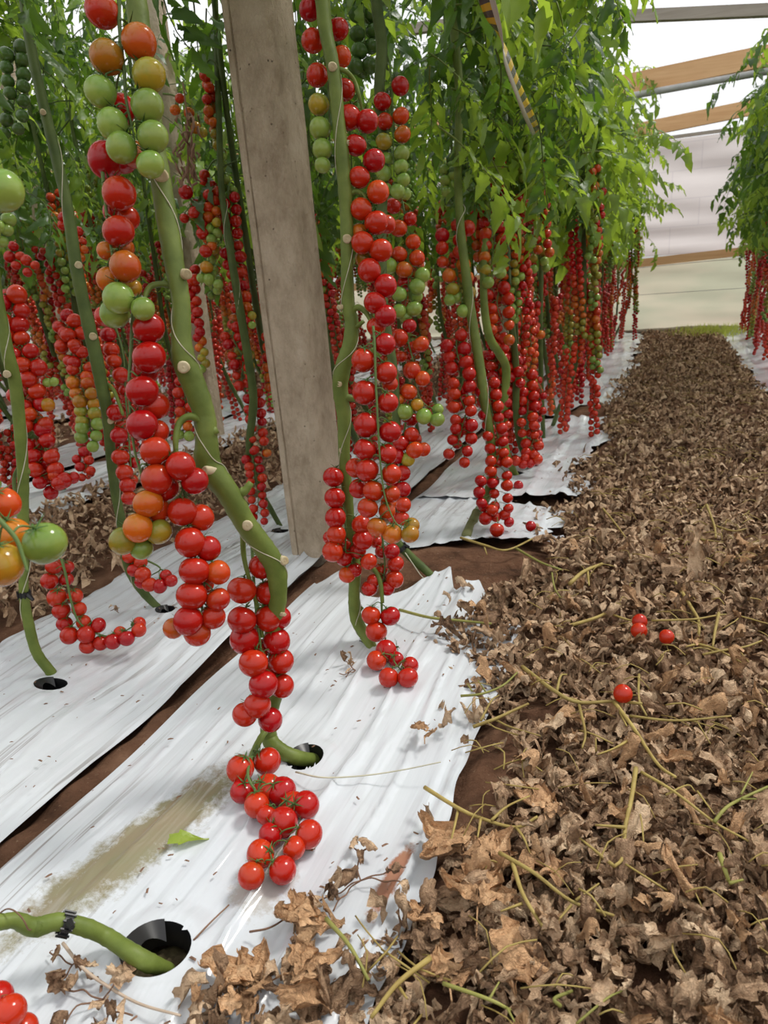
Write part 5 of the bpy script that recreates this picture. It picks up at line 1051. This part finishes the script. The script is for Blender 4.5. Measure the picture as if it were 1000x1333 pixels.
# dried stalks on the litter
ST = [
 ([(553, 1025), (595, 1051), (626, 1065), (672, 1077), (700, 1063)], 8, 'y', [[(597, 1052), (592, 1075), (586, 1100)], [(672, 1077), (682, 1091), (690, 1110)], [(640, 1068), (660, 1050), (690, 1036)], [(626, 1065), (622, 1090)]], 'yellow branched stalk reaching over the film edge'),
 ([(680, 868), (720, 898), (752, 914), (800, 913), (836, 916)], 8, 'y', [[(754, 918), (762, 954), (758, 974)], [(725, 900), (730, 880), (738, 878)]], 'long yellow stalk left of the lone tomato half'),
 ([(800, 914), (824, 946), (856, 994), (880, 1012)], 8, 'y', [[(824, 960), (800, 974), (778, 982)], [(806, 925), (816, 945)]], 'yellow stalk running down right from the lone tomato half'),
 ([(736, 816), (776, 804), (804, 790)], 7, 'y', [[(790, 797), (815, 806), (835, 810)]], 'short yellow stalk left of the fallen tomato pair'),
 ([(880, 758), (900, 790), (910, 810), (908, 838)], 7, 'y', [[(908, 838), (935, 846), (965, 862)], [(908, 838), (893, 842)]], 'forked yellow stalk right of the lone fallen tomato'),
 ([(936, 798), (931, 822), (928, 842)], 6, 'y', [], 'short upright-lying yellow stalk right of the forked stalk'),
 ([(672, 714), (704, 732), (732, 742)], 5, 'g', [[(718, 742), (722, 765), (730, 778)]], 'green-yellow stalk beside the bare soil patch'),
 ([(600, 700), (632, 710), (660, 716), (696, 700)], 5, 'y', [[(630, 710), (634, 722)]], 'pale yellow stalk along the film end below the red trusses'),
 ([(742, 760), (760, 744), (784, 734)], 8, 'y', [[(765, 744), (767, 762)]], 'thick short yellow stalk above the leaf heap'),
 ([(520, 794), (560, 804), (600, 808), (640, 812)], 6, 'g', [], 'green stalk lying from the second vine over the film edge'),
 ([(425, 1196), (455, 1231), (480, 1276)], 9, 'g', [], 'bright green stem piece poking out of the bottom litter'),
 ([(828, 1000), (822, 1040), (814, 1077), (811, 1115), (800, 1128)], 9, 'y', [[(814, 1077), (775, 1074)], [(800, 1128), (778, 1110), (755, 1091)]], 'thick bent yellow stalk in the right litter'),
 ([(650, 1110), (695, 1136), (744, 1173), (800, 1192)], 8, 'y', [[(744, 1178), (725, 1200)], [(750, 1172), (780, 1150)]], 'long slanting yellow stalk below the bent one'),
 ([(667, 1122), (681, 1164), (709, 1210)], 9, 'y', [[(680, 1176), (652, 1186)]], 'thick brownish stalk crossing the slanting one'),
 ([(835, 1005), (877, 1030), (930, 1070), (975, 1095)], 6, 'y', [[(867, 1035), (895, 1022), (905, 1030)], [(908, 1030), (930, 1060)]], 'yellow stalk slanting towards the right edge'),
 ([(930, 1070), (945, 1052), (965, 1040), (1000, 1024)], 7, 'g', [[(965, 1040), (985, 1040)], [(965, 1034), (980, 1005)]], 'greenish forked stalk at the right edge'),
 ([(937, 1112), (943, 1130), (949, 1147)], 10, 'g', [[(949, 1150), (968, 1145)]], 'short thick green stalk right of the brown curl'),
 ([(560, 1247), (518, 1280), (483, 1325)], 11, 'y', [[(518, 1283), (530, 1300)]], 'thick brown-yellow stalk near the bottom edge'),
 ([(577, 1280), (637, 1301), (665, 1315)], 8, 'g', [[(637, 1301), (650, 1278)], [(660, 1312), (670, 1330)]], 'yellow-green stalk right of the thick bottom stalk'),
 ([(848, 808), (904, 806), (950, 800), (1000, 812)], 4, 'y', [], 'thin yellow stalk right of the fallen tomatoes'),
 ([(820, 932), (880, 938), (952, 932)], 5, 'y', [[(905, 935), (925, 968)], [(890, 935), (940, 950)]], 'thin stalk right of the lone tomato half'),
 ([(915, 852), (945, 846), (970, 842), (992, 834)], 5, 'y', [[(965, 850), (975, 862)]], 'thin yellow stalk at the right edge above the middle'),
 ([(616, 946), (644, 936), (668, 925), (688, 916)], 7, 'y', [[(644, 936), (664, 946), (704, 958)], [(626, 938), (640, 912), (650, 905)]], 'yellow-green branched stalk on the bare soil spot'),
 ([(600, 906), (628, 903), (655, 892), (675, 874)], 5, 'g', [[(615, 900), (608, 890)], [(632, 900), (622, 885)]], 'green-yellow stalk over the film edge at the small soil spot'),
 ([(832, 878), (832, 910), (842, 932)], 5, 'y', [], 'small stalk just right of the lone tomato half'),
 ([(920, 657), (930, 684), (932, 700)], 5, 'y', [[(930, 684), (955, 691), (972, 688)], [(912, 702), (942, 706)]], 'forked yellow stalk high in the aisle near the right'),
 ([(785, 662), (800, 680), (815, 700)], 4, 'y', [], 'thin yellow stalk in the middle of the aisle'), ([(750, 1333), (790, 1300), (810, 1290)], 5, 'g', [], 'green-yellow stub at the bottom edge of the litter'),
 ([(730, 1310), (722, 1300), (745, 1290)], 8, 'g', [], 'curved green stub near the bottom edge')]
for pts, w, c_, br, lab in ST:
    ground_tube('dried_stalk', pts, w * .72, M_STALK if c_ == 'y' else M_STALKG, lab, 'stalk', .040, 7, br)
ms = MB()
for _ in range(700):
    y = .35 + 6 * rs.random() ** 1.7; x = rs.uniform(-.24, .5); a = rs.uniform(0, 6.3); l = rs.uniform(.02, .07); z = litter_h(x, y) + .018 + .012 * rs.random(); bnd = rs.normal(0, .3)
    pp = [(x, y, z), (x + math.cos(a) * l * .5, y + math.sin(a) * l * .5, z + .006), (x + math.cos(a + bnd) * l, y + math.sin(a + bnd) * l, z - .004)]; ms.tube(smoothline(pp, 2), rs.uniform(.0006, .0013), 4)
tag(ms.build('stalk_litter', M_STALK), 'scattered thin straw-coloured stalks all over the aisle litter', 'stalk litter', None, 'stuff')
# dark chips and crumbs on the film
mc = MB()
for _ in range(520):
    x = rs.uniform(-1.25, -.25); y = .35 + 2.6 * rs.random() ** 1.4
    if -.79 < x < -.74: continue
    s = rs.uniform(.0015, .005); a = rs.uniform(0, 6.3); z = .018; V = np.array([(-s, -s * .3, 0), (s, -s * .3, 0), (s * .7, s * .3, 0), (-s * .8, s * .35, 0), (0, 0, s * .4)]) @ np.array(Matrix.Rotation(a, 3, 'Z')).T + [x, y, z]
    mc.add(V, [(0, 1, 4), (1, 2, 4), (2, 3, 4), (3, 0, 4)])
tag(mc.build('leaf_crumbs', M_TWIG, None, False), 'dark leaf crumbs sprinkled on the white film', 'crumbs', None, 'stuff')
# fallen fruit
def fallen(px, py, dpx, ck, label, z=.052):
    c = G(px, py, z); r_ = dpx * .5 * proj(c)[2] / F; o = link('fallen_tomato', random.choice(FR[ck]), None, TRS(c, rot_to((random.uniform(-1, 1), random.uniform(.2, 1), -.5)), r_)); return tag(o, label, 'tomato')
fallen(833, 809, 20, 'R', 'wrinkled red tomato, upper one of the fallen pair on the litter'); fallen(832, 821, 21, 'R', 'wrinkled red tomato, lower one of the fallen pair on the litter')
fallen(868, 829, 20, 'R', 'shiny red tomato lying right of the fallen pair'); fallen(811, 903, 25, 'R', 'dark red fallen tomato half under a yellow stalk'); fallen(691, 685, 14, 'R', 'fallen red tomato on the ragged film end'); fallen(675, 632, 13, 'R', 'fallen red tomato on the film below the kinked stem', .02)
# green leaf on the film
mb = MB(); c = G(238, 1083, .018); leaflet(mb, np.eye(4), .048, .011, np.random.default_rng(3), 8, 0, 0); o = mb.build('green_leaflet', leaf_mat('yellowing_leaf', (.22, .32, .04), (.45, .45, .06), (.4, .5, .05), .2)); o.location = c; o.rotation_euler = (0, 0, math.radians(-62)); tag(o, 'yellowing green leaflet lying on the white film beside the algae stain', 'leaf')
o.location = G(220, 1093, .022)
# dry brown upright roll in the litter
mb = MB(); c = G(905, 755, .02)
V = dry_grid(np.random.default_rng(12), 14, 9, .13, .02, .003, 1.6) @ np.array(Matrix.Rotation(math.radians(88), 3, 'X')).T; mb.add(V + [0, 0, .06], gridfaces(14, 9)); o = mb.build('dry_leaf_roll', M_DRY); o.location = c; tag(o, 'dark brown rolled leaf standing upright in the aisle litter', 'dry leaf')
# wild grass at the end wall
mg = MB(); cg = (G(935, 437)); 
for _ in range(700):
    x = cg[0] + rs.normal(0, .2); y = YEND - .25 - abs(rs.normal(0, .35)); h_ = rs.uniform(.04, .11); a = rs.uniform(0, 6.3); dx, dy = math.cos(a) * .004, math.sin(a) * .004; lx, ly = rs.normal(0, .03, 2)
    mg.add([(x - dx, y - dy, 0), (x + dx, y + dy, 0), (x + lx * .5 + dx * .8, y + ly * .5 + dy * .8, h_ * .6), (x + lx * .5 - dx * .8, y + ly * .5 - dy * .8, h_ * .6), (x + lx, y + ly, h_)], [(0, 1, 2, 3), (3, 2, 4)])
tag(mg.build('grass', leaf_mat('pale_grass', (.42, .50, .08), (.62, .66, .16), (.6, .7, .12))), 'pale yellow-green weeds at the far end of the aisle', 'grass', None, 'stuff')

# ------------------------------------------------------------------ tapes and stake
def tape_mat(name, a, b_, n):
    m, nt, b, o = mat(name); tc = nt.nodes.new('ShaderNodeTexCoord'); sp = nt.nodes.new('ShaderNodeSeparateXYZ'); L(nt, tc.outputs['UV'], sp.inputs[0])
    f = math_(nt, 'FRACT', math_(nt, 'ADD', math_(nt, 'MULTIPLY', sp.outputs[1], n), math_(nt, 'MULTIPLY', sp.outputs[0], .35))); g = math_(nt, 'GREATER_THAN', f, .5)
    L(nt, mixc(nt, math_(nt, 'GREATER_THAN', sp.outputs[0], .62 if n > 10 else 2.0), mixc(nt, g, a, b_), (.55, .53, .48)), b.inputs['Base Color']); b.inputs['Roughness'].default_value = .25; return m  # pale strip along one edge paints the clear half's whitish glare as colour
def tape(name, pts, wid, twist, n, a, b_, label, x_dir=(1, 0, 0)):
    p = smoothline(pts, 12); k = len(p); t = np.gradient(p, axis=0); V = []
    for i in range(k):
        tt = nrm(t[i]); u = nrm(np.cross(tt, [0, 1, 0])); w = np.cross(tt, u); a_ = twist[0] + (twist[1] - twist[0]) * i / (k - 1)
        d = u * math.cos(a_) + w * math.sin(a_)
        for s in np.linspace(-1, 1, 5): V.append(p[i] + d * wid * s + np.cross(d, tt) * .12 * wid * (1 - s * s))
    me = bpy.data.meshes.new(name); me.from_pydata([tuple(v) for v in V], [], gridfaces(k, 5)); uv = me.uv_layers.new(name='uv')
    for lp in me.loops: vi = lp.vertex_index; uv.data[lp.index].uv = ((vi % 5) / 4, (vi // 5) / (k - 1))
    me.polygons.foreach_set('use_smooth', [True] * len(me.polygons)); me.materials.append(tape_mat(name, a, b_, n)); o = link(name, me); sol = o.modifiers.new('thickness', 'SOLIDIFY'); sol.thickness = .0004
    return tag(o, label, 'tape')
tape('barrier_tape', [P(622, -60, .95), P(634, 0, 1.0), P(650, 50, 1.1), P(668, 100, 1.3), P(684, 140, 1.55), P(698, 172, 1.9)], .012, (.1, .5), 13, (.62, .40, .02), (.07, .06, .06), 'yellow and black striped tape hanging at the top beside the leaves')
tape('barrier_tape', [P(752, 160, 3.3), P(758, 200, 3.3), P(763, 250, 3.3), P(768, 300, 3.3), P(774, 345, 3.3), P(776, 362, 3.3)], .016, (0, 15), 6, (.62, .45, .04), (.05, .05, .05), 'twisted yellow and black tape hanging in front of the far trusses')
c = G(768, 553, 0); st = empty('marker_stake', c.tolist()); tag(st, 'thin black stake with a white tag standing at the film edge', 'stake'); mb = MB(); mb.tube([(0, 0, -.03), (0.002, 0, .1), (0, 0, .27)], .0048, 8); mb.build('pole', M_BLACK, st)
mb = MB(); boxmb(mb, (-.012, -.003, -.035), (.012, -.001, .035)); o = mb.build('tag', plain('white_tag', (.8, .8, .76), .5), st, False); o.location = (.03, -.006, .205); o.rotation_euler = (0, math.radians(-28), 0)
